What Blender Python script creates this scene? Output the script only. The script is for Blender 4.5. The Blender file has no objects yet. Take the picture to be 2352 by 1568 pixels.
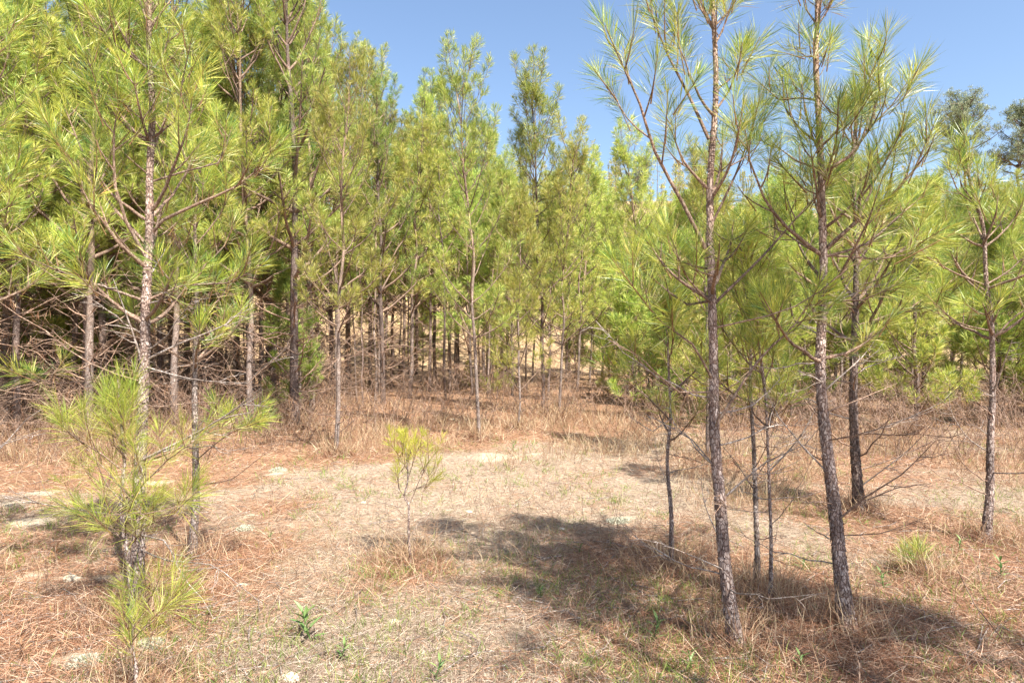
import bpy, math
import numpy as np
from mathutils import Vector, Matrix

S = bpy.context.scene
COL = S.collection
PI = math.pi
# ------------------------------------------------------------------ camera, sky, sun, exposure
CAM_H = 1.7
F = 1568.0            # focal length in units where the frame is 2352 wide (24 mm on 36 mm)
HOR = 770.0
cam = bpy.data.cameras.new('camera'); cam.lens = 24; cam.sensor_width = 36
cam.shift_y = -(784 - HOR) / 2352.0; cam.clip_end = 2000; cam.clip_start = 0.05
camo = bpy.data.objects.new('camera', cam); COL.objects.link(camo)
camo.location = (0, 0, CAM_H); camo.rotation_euler = (PI / 2, 0, 0); S.camera = camo
SUN_EL, SUN_PHI = math.radians(54), math.radians(36)
to_sun = Vector((math.sin(SUN_PHI) * math.cos(SUN_EL), -math.cos(SUN_PHI) * math.cos(SUN_EL), math.sin(SUN_EL)))
W = bpy.data.worlds.new('World'); S.world = W; W.use_nodes = True
nt = W.node_tree; nt.nodes.clear()
wo = nt.nodes.new('ShaderNodeOutputWorld'); bg = nt.nodes.new('ShaderNodeBackground'); sk = nt.nodes.new('ShaderNodeTexSky')
sk.sky_type = 'NISHITA'; sk.sun_disc = False; sk.sun_elevation = SUN_EL; sk.sun_rotation = PI - SUN_PHI
sk.air_density = 1.0; sk.dust_density = 1.5; sk.ozone_density = 2.2
bg.inputs[1].default_value = 0.098
nt.links.new(sk.outputs[0], bg.inputs[0]); nt.links.new(bg.outputs[0], wo.inputs[0])
sl = bpy.data.lights.new('sun', 'SUN'); sl.energy = 4.9; sl.angle = math.radians(0.53); sl.color = (1, 0.95, 0.87)
so = bpy.data.objects.new('sun', sl); COL.objects.link(so); so.rotation_euler = (-to_sun).to_track_quat('-Z', 'Y').to_euler()
S.view_settings.view_transform = 'Standard'; S.view_settings.look = 'None'
S.view_settings.exposure = 1.36; S.view_settings.gamma = 1; S.view_settings.use_curve_mapping = False
S.render.engine = 'CYCLES'
S.cycles.max_bounces = 6; S.cycles.diffuse_bounces = 3; S.cycles.glossy_bounces = 2; S.cycles.transmission_bounces = 4

# ------------------------------------------------------------------ numpy noise
def _h(ix, iy, iz, s):
    n = (ix.astype(np.int64) * 374761393 + iy.astype(np.int64) * 668265263 + iz.astype(np.int64) * 2147483647 + s * 1274126177) & 0xffffffff
    n = ((n ^ (n >> 13)) * 1274126177) & 0xffffffff
    return ((n ^ (n >> 16)) & 0xffffff) / float(0xffffff)
def noise(x, y, z=0.0, s=0):
    x, y, z = np.broadcast_arrays(np.asarray(x, float), np.asarray(y, float), np.asarray(z, float))
    ix, iy, iz = np.floor(x), np.floor(y), np.floor(z)
    fx, fy, fz = x - ix, y - iy, z - iz
    fx, fy, fz = [f * f * (3 - 2 * f) for f in (fx, fy, fz)]
    r = 0
    for a in (0, 1):
        for b in (0, 1):
            for c in (0, 1):
                r = r + _h(ix + a, iy + b, iz + c, s) * (fx if a else 1 - fx) * (fy if b else 1 - fy) * (fz if c else 1 - fz)
    return r
def fbm(x, y, s=0, o=4):
    r, a, t = 0, 1, 0
    for i in range(o):
        r = r + a * noise(x * 2 ** i, y * 2 ** i, 0, s + i); t += a; a *= .5
    return r / t
def sstep(a, b, x):
    t = np.clip((np.asarray(x, float) - a) / (b - a), 0, 1); return t * t * (3 - 2 * t)
def gz(x, y):
    x = np.asarray(x, float); y = np.asarray(y, float)
    z = (fbm(x * .35, y * .35, 5) - .5) * .16 + (fbm(x * 1.6, y * 1.6, 9, 3) - .5) * .06
    hill = 15.5 * sstep(27 + 3 * np.sin(x * .09), 82, y) + 3 * sstep(80, 140, y)
    hill = hill * (1 + .10 * np.sin(x * .05 + 1)) + (fbm(x * .06, y * .06, 21) - .5) * 2.0 * sstep(30, 60, y)
    return z + hill
def gz1(x, y): return float(gz(x, y))
def at(px, py, Y): return Vector(((px - 1176) / F * Y, Y, CAM_H + (HOR - py) / F * Y))
def depth(py): return CAM_H * F / (py - HOR)

# ------------------------------------------------------------------ materials
def mat(name):
    m = bpy.data.materials.new(name); m.use_nodes = True; n = m.node_tree; n.nodes.clear()
    out = n.nodes.new('ShaderNodeOutputMaterial'); b = n.nodes.new('ShaderNodeBsdfPrincipled')
    n.links.new(b.outputs[0], out.inputs[0]); return m, n, b, out
def N(n, t, **k):
    o = n.nodes.new(t)
    for a, v in k.items(): setattr(o, a, v)
    return o
def ramp(n, src, stops, interp='LINEAR'):
    r = N(n, 'ShaderNodeValToRGB'); e = r.color_ramp.elements; r.color_ramp.interpolation = interp
    while len(e) < len(stops): e.new(.5)
    for q, (p, c) in zip(e, stops): q.position = p; q.color = (*c, 1)
    n.links.new(src, r.inputs[0]); return r.outputs[0]
def mixc(n, fac, a, b, mode='MIX'):
    m = N(n, 'ShaderNodeMix', data_type='RGBA', blend_type=mode)
    if isinstance(fac, float): m.inputs[0].default_value = fac
    else: n.links.new(fac, m.inputs[0])
    for i, v in ((6, a), (7, b)):
        if isinstance(v, tuple): m.inputs[i].default_value = (*v, 1)
        else: n.links.new(v, m.inputs[i])
    return m.outputs[2]
def strand_mat(name, stops, rough=.45, spec=.4, transl=0.0, hue=.0, val=.25, tip=None, base=None):
    """colour per strand from uv.y, change along the strand from uv.x, a small shift per object"""
    m, n, b, out = mat(name)
    uv = N(n, 'ShaderNodeUVMap'); sp = N(n, 'ShaderNodeSeparateXYZ'); n.links.new(uv.outputs[0], sp.inputs[0])
    c = ramp(n, sp.outputs[1], stops)
    if tip:
        f = ramp(n, sp.outputs[0], [(0.45, (0, 0, 0)), (1, (1, 1, 1))]); c = mixc(n, f, c, tip)
    if base:
        f = ramp(n, sp.outputs[0], [(0, (1, 1, 1)), (0.35, (0, 0, 0))]); c = mixc(n, f, c, base)
    oi = N(n, 'ShaderNodeObjectInfo'); hs = N(n, 'ShaderNodeHueSaturation')
    mr = N(n, 'ShaderNodeMapRange'); mr.inputs[3].default_value = .5 - hue; mr.inputs[4].default_value = .5 + hue
    n.links.new(oi.outputs['Random'], mr.inputs[0]); n.links.new(mr.outputs[0], hs.inputs[0])
    ml = N(n, 'ShaderNodeMath', operation='MULTIPLY'); ml.inputs[1].default_value = 7.13; n.links.new(oi.outputs['Random'], ml.inputs[0])
    fr = N(n, 'ShaderNodeMath', operation='FRACT'); n.links.new(ml.outputs[0], fr.inputs[0])
    mv = N(n, 'ShaderNodeMapRange'); mv.inputs[3].default_value = 1 - val; mv.inputs[4].default_value = 1 + val
    n.links.new(fr.outputs[0], mv.inputs[0]); n.links.new(mv.outputs[0], hs.inputs[2]); n.links.new(c, hs.inputs[4])
    c = hs.outputs[0]
    n.links.new(c, b.inputs['Base Color']); b.inputs['Roughness'].default_value = rough; b.inputs['Specular IOR Level'].default_value = spec
    if transl:
        t = N(n, 'ShaderNodeBsdfTranslucent'); n.links.new(c, t.inputs[0]); mx = N(n, 'ShaderNodeMixShader'); mx.inputs[0].default_value = transl
        n.links.new(b.outputs[0], mx.inputs[1]); n.links.new(t.outputs[0], mx.inputs[2]); n.links.new(mx.outputs[0], out.inputs[0])
    return m
M = {}
NEED = [(0, (.045, .11, .03)), (.25, (.15, .25, .05)), (.5, (.36, .43, .055)), (.72, (.58, .58, .09)), (.88, (.78, .74, .22)), (.96, (.88, .84, .46)), (1, (.55, .29, .09))]
M['needles'] = strand_mat('pine_needles', NEED, .38, .5, .28, .018, .22, base=(.40, .36, .09))
M['needles_far'] = strand_mat('pine_needles_far', [(0, (.06, .13, .04)), (.3, (.25, .34, .065)), (.62, (.54, .57, .10)), (.9, (.84, .80, .30)), (1, (.55, .34, .13))], .45, .4, .30, .025, .28, base=(.34, .31, .08))
M['needles_sapling'] = strand_mat('sapling_needles', [(0, (.14, .25, .05)), (.4, (.38, .44, .06)), (.75, (.60, .58, .11)), (.93, (.76, .70, .30)), (1, (.60, .36, .12))], .42, .45, .42, .01, .1)
M['needles_young'] = strand_mat('young_needles', [(0, (.30, .38, .04)), (.5, (.58, .58, .06)), (1, (.78, .70, .16))], .42, .4, .45, .01, .1)
M['needles_dark'] = strand_mat('mature_needles', [(0, (.12, .17, .10)), (.5, (.25, .30, .16)), (1, (.42, .44, .26))], .5, .4, .25, .01, .15)
M['dead_needles'] = strand_mat('dead_needles', [(0, (.26, .12, .06)), (.5, (.45, .26, .14)), (1, (.60, .42, .25))], .6, .3, .2, .01, .2)
M['straw'] = strand_mat('pine_straw', [(0, (.07, .035, .022)), (.22, (.22, .10, .055)), (.55, (.43, .21, .115)), (.82, (.60, .37, .23)), (1, (.68, .54, .40))], .5, .4, .1)
M['thatch'] = strand_mat('dry_thatch', [(0, (.10, .065, .045)), (.2, (.32, .215, .145)), (.55, (.60, .48, .36)), (.88, (.80, .68, .54)), (1, (.30, .32, .13))], .6, .3, .15)  # mixed dead grass tones; the darkest strands also paint in small shadow specks
M['drygrass'] = strand_mat('dry_grass', [(0, (.26, .14, .075)), (.4, (.46, .29, .17)), (.75, (.62, .46, .29)), (1, (.70, .58, .38))], .6, .3, .25)
M['greengrass'] = strand_mat('green_grass', [(0, (.12, .20, .04)), (.5, (.22, .30, .06)), (1, (.36, .38, .10))], .5, .3, .3)
M['leafgreen'] = strand_mat('weed_leaf', [(0, (.10, .19, .05)), (1, (.25, .32, .11))], .45, .4, .3, .01, .15)
M['deadleaf'] = strand_mat('dead_leaf', [(0, (.20, .10, .05)), (1, (.46, .26, .13))], .6, .3, .2)
M['lichenstrand'] = strand_mat('lichen', [(0, (.30, .30, .22)), (.5, (.50, .49, .38)), (1, (.66, .64, .51))], .8, .1, .2)

def bark(name, plate, plate2, crevice, scale=26, zs=.3, bump=.6, orange=False):
    m, n, b, out = mat(name)
    tc = N(n, 'ShaderNodeTexCoord'); mp = N(n, 'ShaderNodeMapping'); mp.inputs['Scale'].default_value = (1, 1, zs)
    n.links.new(tc.outputs['Object'], mp.inputs[0])
    nz = N(n, 'ShaderNodeTexNoise'); nz.inputs['Scale'].default_value = 14; nz.inputs['Detail'].default_value = 4; n.links.new(mp.outputs[0], nz.inputs[0])
    ad = N(n, 'ShaderNodeMix', data_type='VECTOR'); ad.inputs[0].default_value = .06
    n.links.new(mp.outputs[0], ad.inputs[4]); n.links.new(nz.outputs[1], ad.inputs[5])
    v = N(n, 'ShaderNodeTexVoronoi', feature='DISTANCE_TO_EDGE'); v.inputs['Scale'].default_value = scale; n.links.new(ad.outputs[1], v.inputs[0])
    v2 = N(n, 'ShaderNodeTexVoronoi'); v2.inputs['Scale'].default_value = scale; n.links.new(ad.outputs[1], v2.inputs[0])
    f = ramp(n, v.outputs[0], [(0, (0, 0, 0)), (.16, (1, 1, 1))])
    sp = N(n, 'ShaderNodeSeparateColor'); n.links.new(v2.outputs['Color'], sp.inputs[0])
    pc = mixc(n, sp.outputs[0], plate, plate2)
    if orange:
        sz_ = N(n, 'ShaderNodeSeparateXYZ'); n.links.new(tc.outputs['Object'], sz_.inputs[0]); mz = N(n, 'ShaderNodeMapRange'); mz.inputs[1].default_value = 1.4; mz.inputs[2].default_value = 4.2; mz.inputs[4].default_value = .75
        n.links.new(sz_.outputs[2], mz.inputs[0]); pc = mixc(n, mz.outputs[0], pc, (.56, .38, .25))
    g = ramp(n, nz.outputs[0], [(.3, (.55, .55, .55)), (.7, (1.2, 1.2, 1.2))]); pc = mixc(n, 1.0, pc, g, 'MULTIPLY')
    c = mixc(n, f, crevice, pc)
    big = N(n, 'ShaderNodeTexNoise'); big.inputs['Scale'].default_value = 2.2; big.inputs['Detail'].default_value = 3; n.links.new(tc.outputs['Object'], big.inputs[0])
    g2 = ramp(n, big.outputs[0], [(.35, (.6, .6, .62)), (.65, (1.15, 1.12, 1.1))]); c = mixc(n, 1.0, c, g2, 'MULTIPLY')
    n.links.new(c, b.inputs['Base Color']); b.inputs['Roughness'].default_value = .85; b.inputs['Specular IOR Level'].default_value = .2
    bp = N(n, 'ShaderNodeBump'); bp.inputs['Strength'].default_value = bump; bp.inputs['Distance'].default_value = .006
    h = N(n, 'ShaderNodeMath', operation='ADD'); n.links.new(f, h.inputs[0]); n.links.new(nz.outputs[0], h.inputs[1])
    n.links.new(h.outputs[0], bp.inputs['Height']); n.links.new(bp.outputs[0], b.inputs['Normal']); return m
M['bark'] = bark('pine_bark', (.62, .52, .46), (.30, .21, .17), (.12, .07, .055), 75, .45, orange=True)
M['bark_pale'] = bark('pine_bark_pale', (.50, .43, .38), (.29, .22, .18), (.13, .085, .065), 60, .5, orange=True)
M['bark_dark'] = bark('pine_bark_dark', (.36, .29, .25), (.19, .13, .105), (.07, .045, .035), 60, .4)
M['branch'] = bark('branch_bark', (.42, .32, .24), (.30, .20, .14), (.12, .07, .05), 60, .6, .3)
M['shoot'] = bark('shoot_bark', (.42, .26, .12), (.30, .18, .08), (.2, .1, .05), 90, 1, .2)
M['deadwood'] = bark('dead_wood', (.55, .49, .44), (.36, .29, .24), (.2, .15, .12), 50, .5, .3)
M['deadbrown'] = bark('dead_twig_bark', (.50, .37, .28), (.34, .22, .15), (.18, .11, .08), 50, .5, .3)

# ------------------------------------------------------------------ mesh helpers
def make_mesh(name, V, Fc, mats, uv=None, midx=None, smooth=False):
    """V (n,3); Fc list of (m,k) int arrays; uv matching loops"""
    me = bpy.data.meshes.new(name); V = np.asarray(V, np.float32)
    tot = [np.full(len(f), f.shape[1]) for f in Fc]; tot = np.concatenate(tot); lv = np.concatenate([f.reshape(-1) for f in Fc])
    me.vertices.add(len(V)); me.vertices.foreach_set('co', V.reshape(-1))
    me.loops.add(len(lv)); me.loops.foreach_set('vertex_index', lv.astype(np.int32))
    me.polygons.add(len(tot)); st = np.concatenate([[0], np.cumsum(tot)[:-1]])
    me.polygons.foreach_set('loop_start', st.astype(np.int32))
    if uv is not None:
        l = me.uv_layers.new(name='UVMap'); l.data.foreach_set('uv', np.asarray(uv, np.float32).reshape(-1))
    for m in mats: me.materials.append(m)
    if midx is not None: me.polygons.foreach_set('material_index', midx.astype(np.int32))
    me.polygons.foreach_set('use_smooth', np.full(len(tot), smooth))
    me.update(calc_edges=True); return me
def link(name, me, parent=None, label=None, cat=None, group=None, kind=None, loc=None):
    o = bpy.data.objects.new(name, me); COL.objects.link(o)
    if parent is not None: o.parent = parent
    if label: o['label'] = label
    if cat: o['category'] = cat
    if group: o['group'] = group
    if kind: o['kind'] = kind
    if loc is not None: o.location = loc
    return o
def norm(a): return a / np.maximum(np.linalg.norm(a, axis=-1, keepdims=True), 1e-9)

class Geo:
    """collects strands (bent diamonds) and tubes, in two material slots: 0 strands, 1 wood"""
    def __init__(s): s.V = []; s.T = []; s.Q = []; s.uvT = []; s.uvQ = []; s.n = 0
    def strands(s, B, D, L, W, rng, curve=.08, down=0.0, rnd=None, cdir=None, midw=1.0):
        n = len(B); 
        if n == 0: return
        L = np.broadcast_to(L, (n,)).reshape(-1, 1); W = np.broadcast_to(W, (n,)).reshape(-1, 1)
        D = norm(D); off = norm(rng.normal(size=(n, 3))) if cdir is None else cdir
        off = off * curve * L; off[:, 2] -= down * L[:, 0]
        Mi = B + D * L * .5 ; T = B + D * L + off * 1.0; Mi = Mi + off * .22
        side = norm(np.cross(D, norm(rng.normal(size=(n, 3))))) * W * .5
        V = np.stack([B, Mi - side, Mi + side, T], 1).reshape(-1, 3)
        i = np.arange(n)[:, None] * 4 + s.n
        t = np.concatenate([i + [0, 1, 2], i + [1, 3, 2]], 1).reshape(-1, 3)
        r = (rng.random(n) if rnd is None else rnd)[:, None]
        u = np.array([0, .5, .5, .5, 1, .5])[None, :] + 0 * r
        s.uvT.append(np.stack([u, np.broadcast_to(r, u.shape)], -1).reshape(-1, 2))
        s.V.append(V); s.T.append(t); s.n += n * 4
    def tube(s, pts, rad, k=5, bump=None):
        P = np.array([tuple(p) for p in pts], float); n = len(P)
        rad = np.asarray(rad, float) if np.ndim(rad) else np.full(n, rad)
        T = norm(np.gradient(P, axis=0)); up = np.array([0.31, .17, .93]) if abs(T[0][2]) < .9 else np.array([1., 0, 0])
        X = []; x = norm(np.cross(T[0], up))
        for t in T:
            x = x - t * np.dot(x, t); x = x / max(np.linalg.norm(x), 1e-9); X.append(x)
        X = np.array(X); Y = np.cross(T, X); a = np.arange(k) / k * 2 * PI
        R = rad[:, None, None] * np.ones((n, k, 1))
        dirs = X[:, None, :] * np.cos(a)[None, :, None] + Y[:, None, :] * np.sin(a)[None, :, None]
        if bump is not None: R = R + bump(P, dirs, rad)[:, :, None]
        V = P[:, None, :] + dirs * R
        V = V.reshape(-1, 3)
        i = (np.arange(n - 1)[:, None] * k); j = np.arange(k)[None, :]; j2 = (j + 1) % k
        q = np.stack([i + j, i + j2, i + k + j2, i + k + j], -1).reshape(-1, 4) + s.n
        s.V.append(V); s.Q.append(q); s.uvQ.append(np.zeros((len(q) * 4, 2))); s.n += len(V)
        cap = np.array([[s.n - k + x for x in (0, 1, 2)]]) if k == 3 else None
    def leaf(s, b, d, up, L, Wd, rng, fold=.25, r=None):
        """a broad leaf: six-point blade folded along its rib, built of triangles"""
        d = Vector(d).normalized(); sd = d.cross(Vector(up)).normalized(); u = sd.cross(d).normalized(); b = Vector(b)
        P = [b, b + d * L * .35 + sd * Wd * .45 + u * fold * Wd, b + d * L * .35 - sd * Wd * .45 + u * fold * Wd, b + d * L * .42,
             b + d * L * .72 + sd * Wd * .36 + u * fold * Wd * .6 - u * L * .06, b + d * L * .72 - sd * Wd * .36 + u * fold * Wd * .6 - u * L * .06, b + d * L - u * L * .15]
        t = np.array([[0, 3, 1], [0, 2, 3], [1, 3, 4], [3, 2, 5], [3, 6, 4], [3, 5, 6]]) + s.n
        s.V.append(np.array([tuple(p) for p in P])); s.T.append(t); s.n += 7
        r = rng.random() if r is None else r
        s.uvT.append(np.tile([[.5, r]], (18, 1)))
    def mesh(s, name, m0, m1=None, smooth=False):
        V = np.concatenate(s.V); Fc = []; uv = []; mi = []
        if s.T: t = np.concatenate(s.T); Fc.append(t); uv.append(np.concatenate(s.uvT)); mi.append(np.zeros(len(t)))
        if s.Q: q = np.concatenate(s.Q); Fc.append(q); uv.append(np.concatenate(s.uvQ)); mi.append(np.full(len(q), 1 if (m1 is not None and s.T) else 0))
        mats = [m0] if m1 is None or not s.T else [m0, m1]
        if not s.T and m1 is not None: mats = [m1]
        me = make_mesh(name, V, Fc, mats, np.concatenate(uv), np.concatenate(mi))
        if s.Q:
            sm = np.concatenate([np.zeros(sum(len(t) for t in s.T), bool), np.ones(sum(len(q) for q in s.Q), bool)])
            me.polygons.foreach_set('use_smooth', sm)
        return me

# ------------------------------------------------------------------ needle tufts
def tuft_strands(g, P, D, Lt, n, nl, w, rng, young=False, spread=1.0):
    """n needles along a shoot from P in direction D of length Lt"""
    D = np.array(D, float) / np.linalg.norm(D); P = np.array(P, float)
    a = np.cross(D, [0.2, .3, .93]); a /= max(np.linalg.norm(a), 1e-6); b = np.cross(D, a)
    nf = max(2, n // 3); t = rng.random(nf) ** .75; ph = rng.random(nf) * 2 * PI
    ang = np.radians((64 - 40 * t) * spread + rng.normal(0, 8, nf))
    t = np.repeat(t, 3); ph = np.repeat(ph, 3) + rng.normal(0, .16, nf * 3); ang = np.repeat(ang, 3) + rng.normal(0, .10, nf * 3)
    m = nf * 3
    rad = a[None] * np.cos(ph)[:, None] + b[None] * np.sin(ph)[:, None]
    d = D[None] * np.cos(ang)[:, None] + rad * np.sin(ang)[:, None]
    r = np.repeat(rng.random(nf), 3) * .75 + rng.random(m) * .25
    r = np.where((t < .25) & (rng.random(m) < .25), .9 + .1 * rng.random(m), r * .93)
    L = nl * (.78 + .3 * rng.random(m)) * (1 - .22 * (t > .9))
    g.strands(P[None] + D[None] * (t * Lt)[:, None], d, L, w * (.75 + .5 * rng.random(m)), rng, .13, .0, r, cdir=norm(rng.normal(0, .6, (m, 3)) + [0, 0, -.35]))
TUFTS = {}
def build_tufts():
    for key, mt, nl, w in (('std', M['needles'], .18, .0028), ('sap', M['needles_sapling'], .18, .0021), ('young', M['needles_young'], .11, .0019)):
        for Lt, n in ((.10, 96), (.20, 180), (.32, 270)):
            n = int(n * {'std': .64, 'sap': .55, 'young': .6}[key])
            L = []
            for v in range(4):
                rng = np.random.default_rng(int(Lt * 1000) + v * 7 + {'std': 0, 'sap': 50, 'young': 99}[key]); g = Geo()
                tuft_strands(g, (0, 0, 0), (0, 0, 1), Lt, n, nl, w, rng)
                g.tube([(0, 0, -.01), (0, 0, Lt * .5), (0, 0, Lt + .012)], [.0042, .0034, .0022] if key == 'std' else [.003, .002, .0015], 4)
                L.append(g.mesh('needle_tuft', mt, M['shoot']))
            TUFTS[key, Lt] = L
build_tufts()

# ------------------------------------------------------------------ tree skeletons
class Br: pass
def grow(rng, p, az, L, e0, e1, n=8, jit=.10):
    pts = [Vector(p)]; e = e0; a = az
    for i in range(n):
        t = (i + .5) / n; e = e0 + (e1 - e0) * t ** .9 + rng.normal(0, jit); a += rng.normal(0, jit)
        d = Vector((math.cos(a) * math.cos(e), math.sin(a) * math.cos(e), math.sin(e))); pts.append(pts[-1] + d * L / n)
    return pts
def poly_at(pts, t):
    f = t * (len(pts) - 1); i = min(int(f), len(pts) - 2); return pts[i].lerp(pts[i + 1], f - i), (pts[i + 1] - pts[i]).normalized()
def plen(pts): return sum((pts[i + 1] - pts[i]).length for i in range(len(pts) - 1))
def smooth_poly(pts, step):
    """catmull-rom through pts with samples about step apart"""
    P = [pts[0] * 2 - pts[1]] + list(pts) + [pts[-1] * 2 - pts[-2]]; out = []
    for i in range(1, len(P) - 2):
        a, b, c, d = P[i - 1], P[i], P[i + 1], P[i + 2]; k = max(1, int((c - b).length / step))
        for j in range(k):
            t = j / k; out.append(.5 * ((2 * b) + (c - a) * t + (2 * a - 5 * b + 4 * c - d) * t * t + (3 * b - a - 3 * c + d) * t ** 3))
    out.append(pts[-1]); return out
def live_branch(rng, pts, r0, dens=1.0, tscale=1.0, bare=.35, tw=.36):
    """needle-bearing branch: main axis, side twigs, and the tufts at their ends"""
    b = Br(); L = plen(pts); b.pts = pts; b.rad = [r0 * (1 - .72 * i / (len(pts) - 1)) for i in range(len(pts))]; b.twigs = []; b.tufts = []; b.dead = False
    t = bare + rng.random() * .08; side = 1 if rng.random() < .5 else -1
    _, d = poly_at(pts, 1.0); tl = min(.32, L * .5) * (.8 + .3 * rng.random()); b.tufts.append((pts[-1] - d * tl * .85, d, tl))
    while t < .96:
        p, d = poly_at(pts, t); side = -side
        for s in ((side,) if rng.random() < .6 else (1, -1)):
            l = (tw * (1 - t) * L * (.7 + .6 * rng.random()) + .10 + .06 * rng.random())
            l = min(l, .62)
            h = d.cross(Vector((0, 0, 1))); h = h.normalized() if h.length > .01 else Vector((1, 0, 0)); u = h.cross(d)
            d2 = (d * .75 + h * s * (.55 + .35 * rng.random()) + u * rng.normal(.15, .3)).normalized()
            az = math.atan2(d2.y, d2.x); e = math.asin(max(-1, min(1, d2.z)))
            q = grow(rng, p, az, l, e, min(1.45, e + .45 + .2 * rng.random()), 4, .06)
            b.twigs.append((q, r0 * .34 + .001))
            _, dd = poly_at(q, 1.0); tl = min(.32, l * .75); b.tufts.append((q[-1] - dd * tl * .9, dd, tl))
            if l > .34:
                p3, d3 = poly_at(q, .5); h3 = d3.cross(Vector((0, 0, 1))); h3 = h3.normalized() if h3.length > .01 else Vector((0, 1, 0))
                d3 = (d3 + h3 * (1 if rng.random() < .5 else -1) * .8 + Vector((0, 0, .25))).normalized()
                q3 = [p3, p3 + d3 * l * .3, p3 + d3 * l * .5 + Vector((0, 0, l * .05))]; b.twigs.append((q3, .0022))
                b.tufts.append((q3[-1] - d3 * .12, d3, .2))
        t += (.13 + .07 * rng.random()) / max(L, .3) / dens
    return b
def dead_branch(rng, pts, r0, twn=5):
    b = Br(); L = plen(pts); b.pts = pts; b.rad = [r0 * (1 - .75 * i / (len(pts) - 1)) for i in range(len(pts))]; b.twigs = []; b.tufts = []; b.dead = True
    for i in range(twn):
        t = .2 + .75 * rng.random(); p, d = poly_at(pts, t); az = math.atan2(d.y, d.x) + rng.choice([-1, 1]) * (.4 + .5 * rng.random())
        q = grow(rng, p, az, (.2 + .3 * rng.random()) * L * (1.1 - t * .7), rng.normal(.1, .35), rng.normal(.3, .4), 4, .2); b.twigs.append((q, r0 * .42))
        if rng.random() < .55:
            p2, d2 = poly_at(q, .4 + .3 * rng.random()); q2 = grow(rng, p2, az + rng.normal(0, .9), .3 * L * .4, rng.normal(.2, .4), .3, 3, .2); b.twigs.append((q2, r0 * .28))
    return b
def auto_branches(rng, trunk, H, h0, h1, hd0, Lmax, rb, spacing=.42, per=(3, 5), dens=1.0, dead_n=1.0, hd1=None, Ltop=.18, gap=None, dL=1.0):
    """whorls of living branches between h0 and h1, dead ones between hd0 and hd1"""
    out = []
    zs = [p.z for p in trunk]
    def tp(h):
        t = np.interp(h, zs, np.linspace(0, 1, len(zs))); return poly_at(trunk, float(t))[0]
    h = h0; az = rng.random() * 6.28
    while h < h1 - .08:
        k = int(rng.integers(per[0], per[1] + 1)); az += rng.random() * 2
        f = (h - h0) / max(h1 - h0, .01); taper = Ltop + (1 - Ltop) * (1 - f) ** .8 * min(1, .72 + f * 1.4)
        for i in range(k):
            a = az + i * 2 * PI / k + rng.normal(0, .25)
            if gap and gap(a, h): continue
            L = Lmax * taper * (.7 + .5 * rng.random()); e0 = math.radians(22 + 34 * f + rng.normal(0, 7)); e1 = min(1.45, e0 + math.radians(26 + 14 * rng.random()))
            pts = grow(rng, tp(h + rng.normal(0, .03)), a, L, e0, e1, 7, .07)
            out.append(live_branch(rng, pts, max(.004, rb * (.42 - .22 * f)) , dens, bare=.30 + .12 * (1 - f)))
        h += spacing * (.75 + .5 * rng.random()) * (1 - .25 * f)
    hd1 = h0 if hd1 is None else hd1; h = hd0
    while h < hd1:
        if rng.random() < dead_n:
            a = rng.random() * 6.28; L = Lmax * dL * (.35 + .6 * rng.random()); e0 = math.radians(rng.normal(12, 16))
            pts = grow(rng, tp(h), a, L, e0, e0 + math.radians(rng.normal(18, 16)), 7, .13); out.append(dead_branch(rng, pts, max(.003, rb * .17), int(3 + rng.integers(0, 4))))
        h += .07 + .10 * rng.random()
    return out
def top_leader(rng, trunk):
    b = live_branch(rng, trunk[-3:], .005, 1.3, bare=.1); return b

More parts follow.
